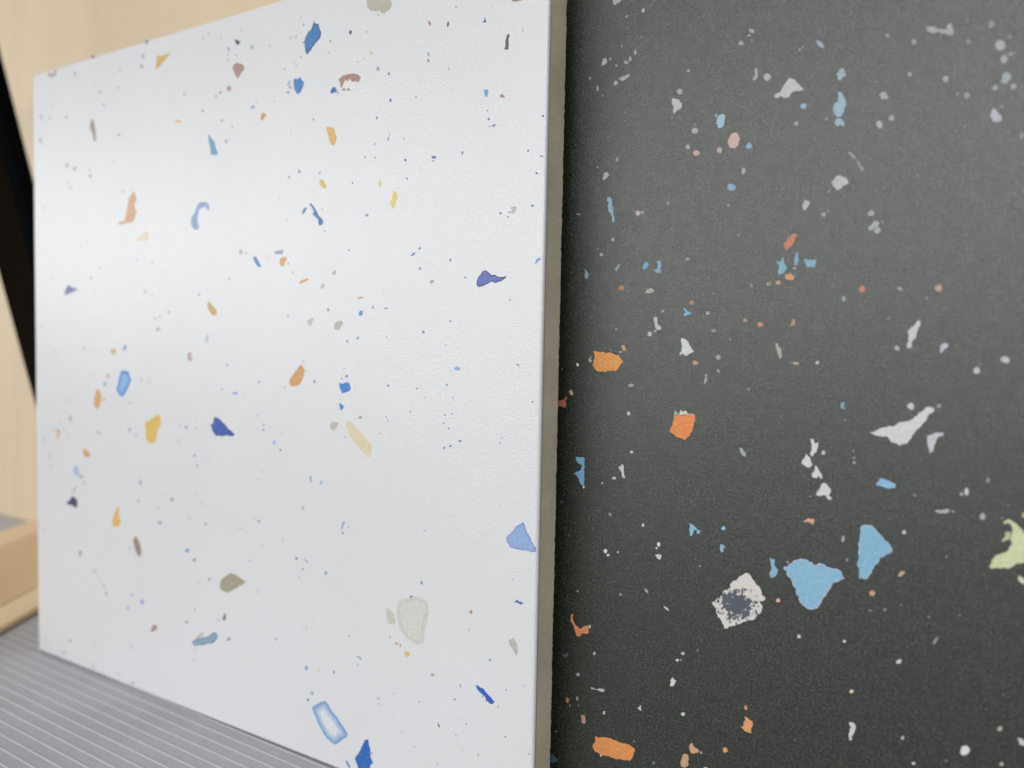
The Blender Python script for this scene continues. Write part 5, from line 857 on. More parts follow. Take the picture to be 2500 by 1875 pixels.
DARK_CHIPS = '''
0|213,209,203|@patch|large white chip with a dark grey mottled centre|241.38,65.06 241.94,65.01 242.72,63.99 243.50,62.97 244.45,62.18 244.67,61.08 245.38,60.63 245.34,60.15 244.35,59.77 244.93,58.83 244.78,57.84 244.08,56.84 243.01,55.47 241.71,55.02 239.49,53.69 238.35,53.27 237.99,52.70 237.31,52.62 236.90,53.56 235.77,55.32 235.23,56.78 234.56,57.64 235.47,58.40 236.42,59.36 237.15,60.67 238.27,61.56 238.62,62.60 239.73,63.47 240.65,64.40
0|169,186,209|137,185,211|largest sky blue rounded triangular chip|249.75,68.29 251.04,69.25 252.51,69.67 254.17,69.29 254.36,68.86 254.95,68.95 255.40,69.39 255.88,69.29 256.30,69.26 256.91,68.82 258.59,68.82 259.27,68.48 259.53,68.34 260.07,67.07 259.18,66.47 257.88,65.51 257.42,64.33 256.14,62.08 255.75,61.08 255.35,60.27 254.51,59.88 253.64,59.84 252.58,60.48 251.84,61.46 251.26,63.03 250.49,64.77 249.57,65.73 249.36,66.82 248.73,67.00 248.79,67.57 249.50,67.69
0|213,211,207|-|large white wing-shaped chip|263.42,95.65 264.59,96.18 266.14,96.81 267.83,97.36 270.24,98.47 271.26,99.39 272.27,100.47 272.99,101.02 273.66,100.97 273.97,100.57 273.63,99.96 273.04,99.67 272.65,98.46 271.80,97.21 270.94,96.04 270.08,94.68 269.35,93.94 268.52,93.52 267.65,93.97 266.85,94.60 266.36,95.17 265.58,95.03 264.31,95.19
0|157,188,209|132,182,209|tall sky blue chip at the right of the largest blue one|262.65,77.63 263.53,78.01 264.33,78.07 264.98,77.59 265.65,76.80 266.47,76.04 267.37,75.20 267.78,74.65 268.06,73.46 267.45,73.01 266.77,72.38 266.22,72.20 265.56,70.77 264.81,69.58 264.30,68.25 264.00,67.70 262.63,67.51 262.58,68.85 262.22,70.59 262.41,73.30 262.47,75.99
0|230,149,83|-|large orange rectangular chip|208.59,21.44 209.52,21.37 210.67,21.80 213.44,21.94 215.43,21.76 217.21,21.84 218.32,21.42 218.13,20.30 217.20,18.22 215.76,18.00 213.56,17.67 212.15,17.90 210.55,17.65 209.85,17.77 208.69,17.97 208.08,18.89 208.74,20.17
0|207,216,170|-|yellow-green hooked chip at the right frame|283.76,72.98 283.89,73.92 284.38,75.32 285.46,75.98 286.38,76.78 286.81,77.83 286.77,80.44 286.46,81.21 286.04,81.48 285.44,81.16 285.36,81.47 286.16,82.07 286.85,81.67 287.70,80.89 288.43,80.02 289.50,79.36 289.68,75.34 288.65,74.85 287.56,74.51 286.66,73.55 285.30,73.24
0|231,158,81|-|orange blocky chip beside the white tile|205.88,110.01 206.23,109.85 207.15,109.72 208.17,109.80 208.96,109.45 209.63,109.63 211.03,109.28 211.99,109.10 212.56,108.29 213.19,107.69 212.49,106.95 212.07,106.12 211.42,105.58 211.13,105.53 210.19,105.54 208.85,105.25 208.28,105.48 207.72,105.25 207.04,105.33 206.34,105.84 205.74,106.65 205.95,107.71 206.27,108.55 206.02,109.38
0|125,174,207|-|blue hourglass chip beside the white tile|202.11,85.48 204.22,85.56 204.32,84.40 204.37,82.27 204.46,80.58 204.38,79.18 204.04,79.03 203.32,79.60 202.33,81.42 201.74,81.47 202.31,82.07 203.47,82.72 203.69,83.49 203.68,83.81 202.73,84.04 202.25,84.63
0|143,178,199|-|long light blue sliver chip|208.36,143.96 208.91,144.22 209.48,143.47 209.52,142.24 209.90,140.59 210.22,138.54 209.73,138.47 209.35,140.22 208.65,141.29 208.73,142.71
0|231,139,71|-|bright orange chip with a frayed white top|225.07,96.61 226.29,96.68 226.70,96.61 227.91,96.92 229.61,96.89 229.75,95.62 229.30,94.02 228.75,92.40 227.67,91.33 226.44,91.83 224.36,92.87 224.83,94.30
0|189,189,191|-|white boomerang-shaped chip|246.38,164.17 246.99,163.84 248.24,162.67 249.14,161.65 248.97,161.41 247.60,161.44 246.75,160.94 246.42,160.37 245.55,160.41 245.01,160.84 244.05,160.48 243.62,161.05 244.10,161.51 244.97,161.83 245.38,162.76
0|200,200,202|-|white sliver chip|270.87,116.76 271.11,116.42 270.71,115.15 270.52,114.31 270.18,113.29 269.84,112.43 269.79,111.75 269.11,111.66 269.01,112.25 269.29,112.94 269.16,114.29 269.43,115.15 270.15,115.83 270.50,116.59
0|224,146,94|-|orange L-shaped chip|201.86,48.65 202.46,48.77 202.25,47.64 203.24,46.20 203.97,45.59 204.89,46.21 206.05,46.93 206.44,45.45 206.22,44.97 204.93,44.81 204.25,43.90 203.30,43.92 202.91,44.93 202.52,46.16 201.66,47.08
0|154,181,197|-|pale blue ragged chip|255.42,160.01 256.00,159.93 256.78,158.60 256.91,157.20 256.71,156.20 256.25,155.39 255.43,155.42 254.72,156.82 254.77,157.68 255.57,158.26
0|213,213,197|-||225.17,96.67 225.35,97.52 225.88,96.85 226.29,96.88 226.66,97.79 227.08,97.32 227.68,97.75 228.10,97.09 229.51,97.02 229.61,96.93 227.90,96.96 226.70,96.69 226.29,96.74
0|166,166,165|-|white bone-shaped chip|269.88,169.50 270.99,169.29 271.88,168.71 272.47,168.52 273.20,168.30 273.37,169.31 273.88,169.22 274.28,168.01 274.10,167.33 273.53,167.27 272.50,167.78 271.90,168.22 270.73,168.28 270.06,168.73
0|137,181,203|-|light blue lizard-shaped chip|245.95,69.00 246.42,68.70 246.96,68.78 246.98,68.13 247.19,67.22 247.66,66.73 247.59,66.06 246.90,65.09 246.37,64.84 246.06,65.89 246.49,66.63 246.28,67.44 246.16,68.28
0|195,197,201|-|white bent chip below the wing-shaped one|273.05,95.77 273.49,95.89 274.36,96.46 275.46,96.54 275.55,95.96 274.83,95.73 274.42,95.03 274.16,93.99 273.84,92.78 273.47,92.66 273.13,93.91 273.00,95.09
0|209,212,212|-|white triangular chip|226.30,113.05 227.01,112.87 227.83,112.19 228.47,111.03 229.13,110.26 228.31,109.86 227.72,109.45 227.22,109.24 226.70,109.82 226.01,109.31 226.37,110.80
0|206,208,210|-|white sliver chip near the lower frame|261.89,39.16 262.54,39.38 262.97,39.09 263.05,38.11 262.71,37.01 262.59,35.87 262.10,35.73 262.12,37.39 262.34,38.28
0|183,188,191|-|grey-white bar-shaped chip|207.25,32.62 209.44,32.94 210.82,32.86 210.38,32.32 209.23,32.35 207.49,32.24
0|213,213,208|-||252.87,93.51 253.37,93.64 253.75,92.76 254.34,92.99 254.36,92.35 253.41,90.18 252.98,90.41
0|126,172,192|-|light blue forked chip|245.25,128.50 245.96,128.38 246.28,129.28 246.65,128.90 246.77,127.99 247.24,127.06 246.57,125.99 245.69,125.84 245.83,127.11
0|139,187,219|-|sky blue bar-shaped chip|264.97,86.14 265.57,87.17 266.84,86.87 267.47,86.59 268.18,86.31 268.13,85.61 266.58,85.44 265.62,85.69 264.91,85.78
0|187,188,187|-|white wedge-shaped chip|222.72,163.62 223.44,163.42 224.25,163.11 224.84,162.26 224.71,161.32 224.12,161.02 223.33,160.40 223.02,160.50 223.09,161.74 222.61,162.77
0|204,172,163|-|pinkish oval chip|235.50,154.63 236.52,154.78 237.11,153.88 237.07,152.40 236.25,151.57 235.31,151.86 234.90,152.65 234.87,153.59
0|212,210,207|-|white lowest chip in the white row|254.32,82.71 254.55,83.47 255.18,84.81 255.67,85.23 256.19,85.01 256.98,84.10 256.92,83.28 256.60,82.97 257.21,82.41 257.05,82.03 256.46,82.14 256.01,82.82 255.59,82.86 255.18,82.54
0|195,124,91|-|salmon lozenge chip|247.80,133.56 248.75,133.69 249.11,133.40 248.62,132.62 248.13,131.56 247.12,130.52 246.60,131.27 246.54,132.00 247.21,132.87
0|201,160,121|-|tan oval chip with a dark rim|229.77,23.60 230.49,23.51 230.68,22.54 230.46,21.04 229.86,20.48 229.04,20.51 228.85,21.38 229.18,22.71
0|225,157,108|-|orange chip with two dark pits|242.10,35.07 242.76,34.95 243.72,34.52 243.75,33.46 243.58,31.95 242.86,31.95 241.91,32.37 241.42,32.72 241.98,32.98 241.95,33.75 242.31,34.44
0|203,206,202|-||212.72,84.36 213.28,84.31 213.37,84.83 213.82,84.77 213.96,83.65 214.45,81.94 213.90,81.77 213.53,82.98
0|176,167,154|-|tan stick-shaped chip|245.54,112.16 246.08,112.17 246.84,110.80 247.01,109.51 246.45,109.13 246.06,110.23
0|185,186,188|-|white blocky chip|254.97,143.19 255.68,144.17 256.49,144.35 257.67,143.46 257.99,142.74 257.06,142.30 256.35,141.66 255.94,141.61 255.25,142.37
0|187,190,189|-|white hook-shaped chip|219.98,117.48 220.61,117.52 220.86,116.09 221.18,115.69 221.60,115.59 221.73,114.89 221.00,114.69 220.58,114.89 220.24,115.89
0|126,171,193|-||220.35,129.58 221.19,129.45 221.32,128.36 221.25,127.37 221.16,126.78 220.22,127.01 219.57,127.73 220.50,127.99 220.58,128.78
0|154,189,207|-|pale blue oval chip|233.28,158.92 233.95,158.74 233.91,157.06 233.46,156.19 232.70,156.19 232.29,157.09 232.45,158.19
0|168,172,171|-||210.23,169.62 211.42,170.03 212.71,170.32 212.94,169.89 211.98,169.25 211.12,168.99
0|213,213,209|-|white blocky chip in the white row|251.55,89.37 252.19,90.62 253.00,89.87 253.20,88.97 253.47,88.63 252.98,87.94 252.11,88.23 251.40,88.62
0|125,165,187|-||248.88,130.08 249.32,129.97 249.54,128.61 249.15,127.45 248.62,127.74 248.57,129.01
0|198,127,84|-||196.88,98.21 198.32,98.39 199.26,99.30 199.50,99.10 199.04,98.32 199.42,97.48 199.20,96.72 198.12,96.98 196.91,97.02
0|164,166,166|-||239.69,167.36 240.16,166.83 240.34,165.89 240.05,164.85 239.50,164.75 239.40,165.13 239.83,165.97
0|140,185,206|-||229.23,73.65 229.84,73.53 230.67,72.85 231.68,72.39 231.40,71.76 230.80,71.78 230.98,72.40 230.28,72.50 230.10,71.78 229.82,71.04 229.41,71.08
0|186,187,193|-|white out-of-focus chip near the right frame|280.81,153.55 281.38,152.99 282.10,151.95 282.13,151.32 281.60,150.99 280.77,151.33 280.39,152.18 280.56,152.95
0|213,213,209|-|white knobbed chip in the white row|253.91,88.42 254.34,88.28 254.79,87.41 255.25,86.64 255.35,86.10 255.02,85.98 254.78,86.50 254.25,85.99 253.56,86.10 253.53,87.01 253.86,87.41
0|211,158,125|-|salmon boot-shaped chip|231.31,26.44 231.84,25.63 232.87,25.22 232.68,24.66 231.59,24.07 231.18,24.12 230.64,25.28 231.02,26.11
0|177,177,175|-||274.72,82.09 275.15,82.40 277.04,82.72 276.99,82.13 275.39,81.79
0|132,165,182|-||203.10,128.39 203.45,128.27 204.28,127.31 204.18,126.48 203.73,126.08 203.24,127.13
0|213,163,130|-||251.98,77.18 252.74,77.74 254.11,77.92 254.22,77.48 253.90,76.70 253.54,77.02 252.51,77.07
0|153,175,186|-||255.05,163.36 255.99,164.41 256.32,164.27 256.78,162.99 255.83,162.20 255.33,162.45
0|169,169,169|-||208.44,186.98 208.42,187.58 210.62,187.12 210.52,186.54 210.21,186.02 209.02,185.66 208.57,186.15
0|125,174,193|-|light blue squarish chip|250.48,128.75 251.35,128.53 252.54,128.57 252.65,127.77 252.34,126.97 251.06,127.11 250.59,128.20
0|156,158,158|-||231.52,105.56 232.11,105.49 232.14,104.33 231.78,103.44 231.38,103.71
0|207,211,213|-||226.09,38.91 226.59,39.65 227.40,39.07 227.05,38.33 226.45,37.57 225.99,37.66
0|181,183,183|-||249.77,139.19 250.25,140.23 251.20,139.70 250.97,139.10 250.32,138.17 249.88,138.47
0|161,170,175|-||282.00,159.20 282.60,159.34 283.16,158.78 283.05,158.10 282.62,157.30 281.72,157.83
0|224,222,218|-|white rounded chip near the lower right corner|280.76,39.82 281.47,40.23 281.98,39.83 281.94,39.14 280.97,38.25 280.59,38.57
0|195,191,153|-||285.71,79.72 286.38,79.89 286.37,78.58 285.77,78.25 285.31,77.93 285.29,78.34 285.55,78.63
0|150,155,153|-||259.24,146.77 259.73,146.54 260.58,144.99 260.27,144.85 259.68,145.69
0|176,171,171|-||282.07,164.09 282.04,163.38 281.38,163.27 280.88,163.67 280.58,164.33 280.90,164.86 281.28,165.10 281.93,164.65
0|163,174,163|-||239.21,90.72 239.77,90.67 240.56,89.50 240.39,88.91 239.82,89.24
0|171,171,173|-||261.71,134.16 262.77,135.29 263.49,135.07 263.51,134.65 262.37,133.60 261.89,133.63
0|205,153,103|-||247.02,125.89 247.98,126.13 248.79,125.38 248.64,124.75 247.85,124.68 247.05,125.07
0|191,195,204|-||274.39,112.17 275.02,112.68 275.61,112.52 275.63,112.02 275.07,111.60 274.66,110.92 274.35,111.16
0|157,181,192|-||255.28,155.00 256.01,155.08 256.78,154.11 256.81,153.42 256.14,153.85 255.66,153.65 255.06,154.34
0|169,171,167|-||262.67,158.43 263.12,158.95 263.75,158.69 264.22,157.70 263.79,157.51 263.47,157.80 263.02,157.53
0|199,201,195|-||285.04,109.58 284.69,109.30 284.27,109.47 283.77,109.71 283.77,110.24 284.01,110.37 284.41,110.49 284.97,110.14
1|72,103,129|-||197.48,14.03 197.85,14.14 199.24,12.98 198.27,12.13 197.53,12.02
1|183,147,131|-||204.96,25.48 205.90,25.73 206.29,24.30 205.96,23.66 205.25,23.69
1|167,172,157|-||217.92,122.68 218.22,123.48 219.27,123.76 219.91,123.24 219.71,122.85 218.88,122.67
1|126,178,207|-||226.40,119.42 226.91,119.22 227.43,118.63 228.34,118.34 227.85,118.05 226.66,117.66 226.55,117.95 227.04,118.44
1|92,96,97|-||199.58,38.71 200.55,38.71 201.01,39.47 201.38,39.12 200.80,38.10 200.07,38.38
1|136,172,195|-||236.69,143.85 236.41,143.31 235.84,143.18 235.28,143.48 234.95,144.07 235.18,144.51 235.66,144.59 236.38,144.28
1|177,180,182|-||207.12,148.35 207.43,149.44 208.20,149.67 208.67,148.92 207.91,148.17 207.24,147.93
1|152,174,198|-||251.19,170.44 252.04,170.03 252.61,169.14 252.51,168.73 252.00,169.08 251.56,169.50
1|140,177,197|-||235.97,70.16 236.45,70.24 237.05,69.64 236.57,69.47 236.69,68.71 236.12,68.53 235.86,69.27
1|125,165,195|-||217.42,129.10 218.04,129.48 218.49,128.86 218.08,128.18 217.46,127.80 216.98,128.12
1|176,133,106|-||248.65,117.04 249.08,117.04 249.29,116.22 249.04,115.86 248.27,115.40 248.42,116.04
1|139,158,162|-||210.62,128.13 211.36,129.13 211.91,129.21 211.71,128.60 210.96,127.61
1|164,175,186|-||204.67,108.09 205.69,108.85 205.25,108.11 205.60,107.59 205.27,107.27 204.80,107.57
1|174,179,187|-||263.38,153.01 263.24,152.40 262.92,152.23 262.54,152.72 262.31,153.21 262.49,153.65 262.83,153.78 263.15,153.53
1|206,206,200|-||221.76,65.80 222.56,65.98 223.29,65.97 223.11,65.09 222.80,64.80 222.26,65.16
1|172,176,174|-||242.97,164.96 242.75,164.53 242.31,164.17 241.70,164.53 241.47,164.95 241.64,165.53 242.29,165.70 242.68,165.23
1|173,167,163|-||282.60,161.65 282.38,161.10 282.12,160.94 281.64,161.25 281.58,161.91 281.70,162.15 282.14,162.47 282.32,162.11
1|190,164,155|-||229.02,151.54 228.83,151.20 228.16,151.00 227.74,151.34 227.50,151.72 227.70,152.08 228.33,152.21 228.89,151.85
1|157,163,165|-||257.64,148.66 258.21,148.34 259.14,147.29 258.82,147.15 258.15,147.83
1|198,165,149|-||199.94,100.51 200.64,100.97 201.14,99.92 200.80,99.52 200.32,99.78
1|141,144,141|-||275.40,57.60 275.59,58.42 276.09,59.04 276.32,58.91 275.77,57.68
1|188,124,76|-||212.93,124.07 212.80,123.42 212.31,123.43 211.79,123.56 211.49,123.95 211.84,124.40 212.13,124.56 212.68,124.39
1|183,186,184|-||206.52,174.54 207.19,174.63 207.54,173.77 207.00,173.25 206.11,173.20
1|158,160,156|-||215.86,102.60 215.69,102.36 215.21,102.13 214.48,102.25 214.45,102.49 214.71,102.77 215.13,102.92 215.74,102.76
1|131,169,190|-||258.19,100.89 258.67,101.18 258.84,100.93 258.62,100.38 258.97,99.78 258.31,99.92 258.12,100.35
1|223,157,100|-||237.76,27.04 238.52,27.56 238.99,26.80 238.18,26.16
1|209,209,204|-||279.89,86.24 279.86,85.72 279.64,85.55 279.34,85.79 279.24,86.17 279.34,86.61 279.48,86.91 279.76,86.76
1|171,174,173|-||228.48,156.20 228.24,155.72 227.78,155.67 227.27,155.91 227.12,156.32 227.26,156.71 227.85,156.83 228.30,156.56
1|191,131,100|-||261.62,122.71 261.46,122.19 261.05,122.02 260.70,122.28 260.44,122.55 260.64,122.99 261.08,123.38 261.46,123.16
1|202,202,198|-||269.45,101.08 270.04,101.62 270.57,101.48 270.68,100.72 270.32,100.27 269.77,100.58
1|154,158,155|-||205.69,168.33 205.63,167.86 205.30,167.63 205.11,167.84 205.04,168.29 205.04,168.74 205.40,168.97 205.56,168.67
1|205,164,96|-||212.63,111.16 213.29,111.38 213.76,110.26 213.11,110.05
1|168,168,163|-||259.79,74.64 259.70,74.26 259.40,74.05 259.29,74.30 259.29,74.87 259.45,75.34 259.65,75.38 259.76,75.11
1|203,203,197|-||289.02,43.70 289.49,43.83 290.32,43.40 290.35,42.67 289.47,42.66
1|165,168,167|-||224.94,164.62 224.72,164.23 224.30,164.16 223.83,164.55 223.61,164.88 223.87,165.33 224.28,165.38 224.75,165.20
1|191,195,197|-||218.76,30.73 219.49,31.66 219.64,30.33 219.09,30.50
1|162,171,176|-||263.87,133.43 263.65,133.16 263.25,132.86 262.91,133.04 262.70,133.46 262.95,134.07 263.27,134.18 263.69,133.89
1|183,127,95|-||201.82,28.33 201.78,27.85 201.53,27.44 201.26,27.59 201.02,27.77 201.06,28.49 201.21,28.75 201.72,28.65
1|182,169,147|-||250.26,108.26 249.96,108.00 249.58,108.09 249.22,108.17 248.95,108.46 249.31,108.61 249.72,108.56 250.12,108.47
1|163,166,163|-||238.63,146.76 238.42,146.56 238.19,146.26 237.82,146.43 237.75,146.90 237.83,147.40 238.14,147.57 238.47,147.30
1|144,146,146|-||202.07,140.78 201.83,140.63 201.47,140.62 200.97,140.70 200.77,140.85 201.02,141.02 201.33,141.08 201.77,140.94
1|221,218,196|-||287.93,72.37 288.47,72.21 288.97,71.65 288.92,71.07 288.38,71.22 287.96,71.64
1|143,145,140|-||280.33,167.89 280.25,167.59 279.97,167.36 279.60,167.53 279.52,168.06 279.52,168.47 279.87,168.64 280.30,168.32
1|185,163,154|-||233.65,151.54 233.46,151.10 233.22,151.07 232.83,151.19 232.51,151.71 232.71,152.07 233.07,152.33 233.49,152.11
1|134,172,191|-||239.74,151.83 239.56,151.37 239.14,151.28 238.62,151.44 238.48,151.80 238.74,152.25 239.02,152.50 239.55,152.15
1|203,206,202|-||224.88,54.60 225.23,54.28 225.38,54.03 224.96,54.07 224.58,54.26 224.14,54.60 224.13,54.78 224.43,54.76
1|179,179,174|-||282.60,82.01 282.52,81.75 282.31,81.45 281.94,81.62 281.77,82.07 281.96,82.47 282.19,82.69 282.46,82.49
1|195,163,145|-||274.26,122.54 274.13,122.02 273.69,121.90 273.44,122.15 273.05,122.62 273.36,123.08 273.74,123.13 274.11,123.10
1|194,142,107|-||243.18,115.92 243.06,115.66 242.45,115.51 242.17,115.63 241.96,115.88 242.04,116.35 242.49,116.50 242.89,116.29
1|197,200,204|-||280.70,107.87 280.69,107.52 280.28,107.32 279.89,107.47 279.73,107.78 279.89,108.34 280.25,108.54 280.58,108.30
1|196,150,103|-||230.08,107.93 229.80,107.53 229.38,107.38 229.07,107.48 228.86,107.92 228.93,108.24 229.46,108.38 229.70,108.21
1|164,168,164|-||239.32,174.21 239.28,174.02 238.63,174.34 238.37,174.65 238.28,175.07 238.64,175.00 239.14,174.76 239.47,174.46
1|196,171,146|-||269.24,69.09 269.52,69.93 270.28,70.28 270.37,69.90 269.70,69.17
1|160,162,157|-||234.84,109.08 234.55,108.80 234.20,108.58 233.91,108.86 233.66,109.15 233.96,109.55 234.25,109.72 234.61,109.51
1|192,177,172|-||216.26,139.98 216.07,139.70 215.81,139.47 215.32,139.67 215.11,140.07 215.40,140.53 215.66,140.63 216.00,140.45
1|137,139,134|-||285.58,148.30 285.47,147.78 285.27,147.68 284.97,147.94 284.87,148.21 284.90,148.66 285.24,148.83 285.45,148.52
1|171,173,173|-||262.66,136.60 262.58,136.34 262.19,136.26 261.82,136.40 261.53,136.68 261.77,137.19 262.05,137.30 262.57,137.03
1|139,157,157|-||258.30,120.95 258.18,120.55 257.97,120.33 257.71,120.55 257.57,120.91 257.72,121.28 257.88,121.45 258.21,121.21
1|184,151,122|-||246.25,124.27 246.06,123.97 245.86,123.85 245.41,123.99 245.13,124.26 245.36,124.53 245.76,124.75 246.14,124.53
1|155,177,202|-||249.83,158.29 249.71,157.83 249.25,157.79 248.86,157.96 248.72,158.42 248.87,158.70 249.15,158.81 249.72,158.59
1|205,157,130|-||265.56,65.19 265.30,64.71 265.08,64.57 264.68,64.72 264.47,65.13 264.64,65.41 264.91,65.60 265.26,65.68
1|153,156,154|-||212.54,172.84 212.53,172.56 212.01,172.52 211.62,172.75 211.43,173.05 211.63,173.28 211.95,173.34 212.45,173.07
1|159,162,159|-||213.35,173.29 213.24,173.10 212.95,172.95 212.76,173.01 212.60,173.39 212.74,173.90 212.94,174.06 213.19,173.74
1|148,150,146|-||266.84,122.80 267.52,122.96 267.92,122.44 267.63,122.11
1|139,142,140|-||227.64,129.75 227.56,129.47 227.09,129.32 226.74,129.51 226.56,129.68 226.78,129.94 227.11,130.08 227.41,129.88
1|177,177,177|-||210.16,168.74 209.92,168.40 209.74,168.28 209.34,168.43 209.24,168.91 209.35,169.25 209.60,169.35 209.97,169.20
1|168,171,168|-||273.78,159.73 273.67,159.24 273.40,159.11 273.08,159.32 272.85,159.73 273.03,160.12 273.28,160.18 273.62,160.12
1|161,164,160|-||277.09,156.30 277.04,156.00 276.67,155.77 276.43,156.13 276.32,156.41 276.41,156.68 276.64,156.83 276.99,156.65
1|163,165,164|-||265.35,153.90 265.26,153.54 264.94,153.46 264.46,153.66 264.42,154.02 264.55,154.35 264.88,154.51 265.13,154.34
1|186,122,81|-||228.75,120.58 228.64,120.28 228.32,119.98 227.91,120.16 227.80,120.57 227.87,120.78 228.21,121.01 228.62,120.86
1|224,226,219|-||222.91,68.16 222.83,67.77 222.50,67.65 222.38,67.79 222.16,68.09 222.27,68.52 222.60,68.68 222.81,68.57
1|164,166,164|-||226.89,153.03 226.79,152.61 226.37,152.58 226.13,152.77 225.97,153.10 226.10,153.37 226.34,153.61 226.78,153.30
1|157,162,158|-||268.44,167.06 268.36,166.76 268.07,166.62 267.84,166.86 267.68,167.20 267.76,167.62 267.99,167.63 268.31,167.43
1|215,189,154|-||234.88,22.03 234.67,21.84 234.37,21.72 233.97,21.63 233.87,21.71 234.09,21.89 234.43,22.04 234.69,22.05
1|141,136,123|-||244.39,124.03 244.26,123.73 243.92,123.66 243.55,123.72 243.39,124.07 243.38,124.31 243.75,124.44 244.23,124.39
1|230,231,229|-||210.54,64.90 210.31,64.41 210.15,64.26 209.74,64.40 209.65,64.75 209.71,65.03 210.10,65.26 210.34,65.21
1|206,149,116|-||241.93,37.18 242.21,37.54 242.69,37.08 242.52,36.55 242.14,36.55
1|184,188,204|-||219.64,113.76 219.56,113.53 219.27,113.35 218.80,113.46 218.69,113.75 218.75,114.24 219.07,114.34 219.51,114.24
1|144,144,144|-||210.88,151.98 210.76,151.61 210.52,151.62 210.20,151.82 210.12,152.14 210.23,152.52 210.48,152.59 210.74,152.37
1|158,161,159|-||237.24,172.52 237.23,172.12 236.76,172.10 236.41,172.31 236.27,172.64 236.53,172.89 236.64,173.07 237.10,172.79
1|168,138,116|-||240.01,116.86 239.80,116.43 239.57,116.35 239.09,116.53 239.03,116.83 239.10,117.06 239.53,117.23 239.75,117.09
1|143,146,145|-||233.63,114.64 233.47,114.41 233.11,114.29 232.72,114.42 232.65,114.62 232.79,114.87 233.16,114.99 233.54,114.83
1|189,200,200|-||229.60,32.36 229.41,31.81 229.15,31.71 228.85,31.79 228.63,31.94 228.70,32.33 229.15,32.53 229.39,32.52
1|171,174,170|-||220.22,57.69 220.46,57.26 220.42,57.01 220.21,57.07 219.78,57.33 219.57,57.72 219.68,57.87 219.85,57.97
1|175,177,166|-||267.73,111.29 267.61,111.17 267.23,111.28 267.02,111.57 267.07,111.87 267.30,112.14 267.65,111.89 267.87,111.61
1|202,205,209|-||270.43,53.38 270.49,53.06 270.13,52.70 269.75,52.62 269.57,52.68 269.59,53.02 269.87,53.33 270.22,53.58
1|88,96,96|-||232.05,125.61 231.86,125.46 231.58,125.34 231.21,125.48 231.10,125.69 231.18,125.94 231.56,126.01 231.89,125.95
1|152,156,153|-||214.41,174.55 214.33,174.29 214.07,174.15 213.86,174.32 213.76,174.59 213.82,175.07 214.07,175.09 214.27,175.04
1|166,169,162|-||281.36,156.93 281.20,156.71 280.91,156.56 280.73,156.74 280.47,157.06 280.71,157.38 280.84,157.49 281.14,157.35
1|166,168,161|-||284.03,156.66 283.96,156.41 283.74,156.36 283.39,156.40 283.14,156.86 283.33,157.13 283.55,157.30 283.97,157.07
1|171,175,171|-||216.01,183.18 215.87,182.87 215.68,182.78 215.41,182.89 215.30,183.25 215.47,183.61 215.74,183.71 215.92,183.46
1|227,178,152|-||248.35,60.62 248.22,60.23 247.91,60.14 247.72,60.13 247.54,60.38 247.63,60.74 247.90,61.05 248.17,60.92
1|216,181,163|-||211.02,27.69 210.97,27.35 210.70,27.12 210.54,27.18 210.43,27.40 210.53,27.88 210.79,28.04 210.99,27.96
1|157,159,159|-||204.43,35.01 204.41,34.68 203.98,34.46 203.73,34.41 203.52,34.82 203.71,35.17 204.07,35.31 204.28,35.23
1|204,207,207|-||206.92,46.71 206.86,46.41 206.70,46.26 206.44,46.36 206.28,46.52 206.43,46.98 206.56,47.17 206.88,47.03
1|90,94,88|-||275.23,118.80 275.06,118.58 274.85,118.50 274.48,118.60 274.33,118.88 274.51,119.06 274.72,119.17 275.02,119.12
1|147,196,223|-||236.86,73.70 236.90,73.46 236.46,73.23 236.20,73.36 235.99,73.57 236.19,73.83 236.53,74.10 236.76,74.01
1|147,147,163|-||217.10,140.12 216.99,139.89 216.67,139.78 216.42,139.90 216.20,140.13 216.32,140.41 216.66,140.54 216.91,140.41
1|181,183,181|-||208.27,40.74 208.20,40.47 207.95,40.35 207.72,40.29 207.65,40.71 207.74,41.02 207.92,41.18 208.17,41.05
1|195,197,188|-||255.75,91.16 255.63,90.85 255.39,90.64 255.10,90.81 255.03,91.00 255.15,91.37 255.31,91.53 255.55,91.42
1|143,146,142|-||283.06,88.69 282.92,88.33 282.72,88.11 282.56,88.26 282.47,88.60 282.53,88.86 282.77,88.98 282.94,89.01
1|154,156,154|-||254.13,137.16 254.09,136.77 253.78,136.69 253.30,136.92 253.25,137.14 253.36,137.47 253.70,137.51 254.09,137.39
1|155,158,156|-||232.21,118.32 231.99,117.94 231.72,117.88 231.54,117.98 231.32,118.20 231.39,118.58 231.72,118.64 232.07,118.60
1|157,159,157|-||204.17,29.41 204.22,29.05 204.14,28.74 203.84,28.83 203.66,28.98 203.63,29.25 203.75,29.62 204.00,29.56
1|188,190,188|-||216.15,87.79 215.96,87.57 215.68,87.41 215.46,87.54 215.28,87.69 215.43,88.03 215.72,88.10 215.94,88.03
1|196,199,194|-||215.23,96.37 215.05,95.97 214.84,95.90 214.56,95.91 214.36,96.30 214.54,96.66 214.73,96.69 215.07,96.55
1|224,228,226|-||202.25,106.85 202.34,106.46 202.21,106.25 201.99,106.34 201.75,106.52 201.71,106.87 201.77,107.11 202.08,107.04
1|212,187,138|-||288.42,83.11 288.37,82.77 288.23,82.60 288.06,82.75 288.03,83.03 288.05,83.43 288.19,83.46 288.32,83.46
1|154,154,151|-||283.37,162.43 283.23,162.10 282.90,162.07 282.67,162.11 282.52,162.54 282.64,162.68 282.91,162.76 283.25,162.58
1|135,153,171|-||212.93,109.88 212.87,109.67 212.55,109.57 212.15,109.60 212.08,109.81 212.07,109.96 212.50,110.05 212.76,110.01
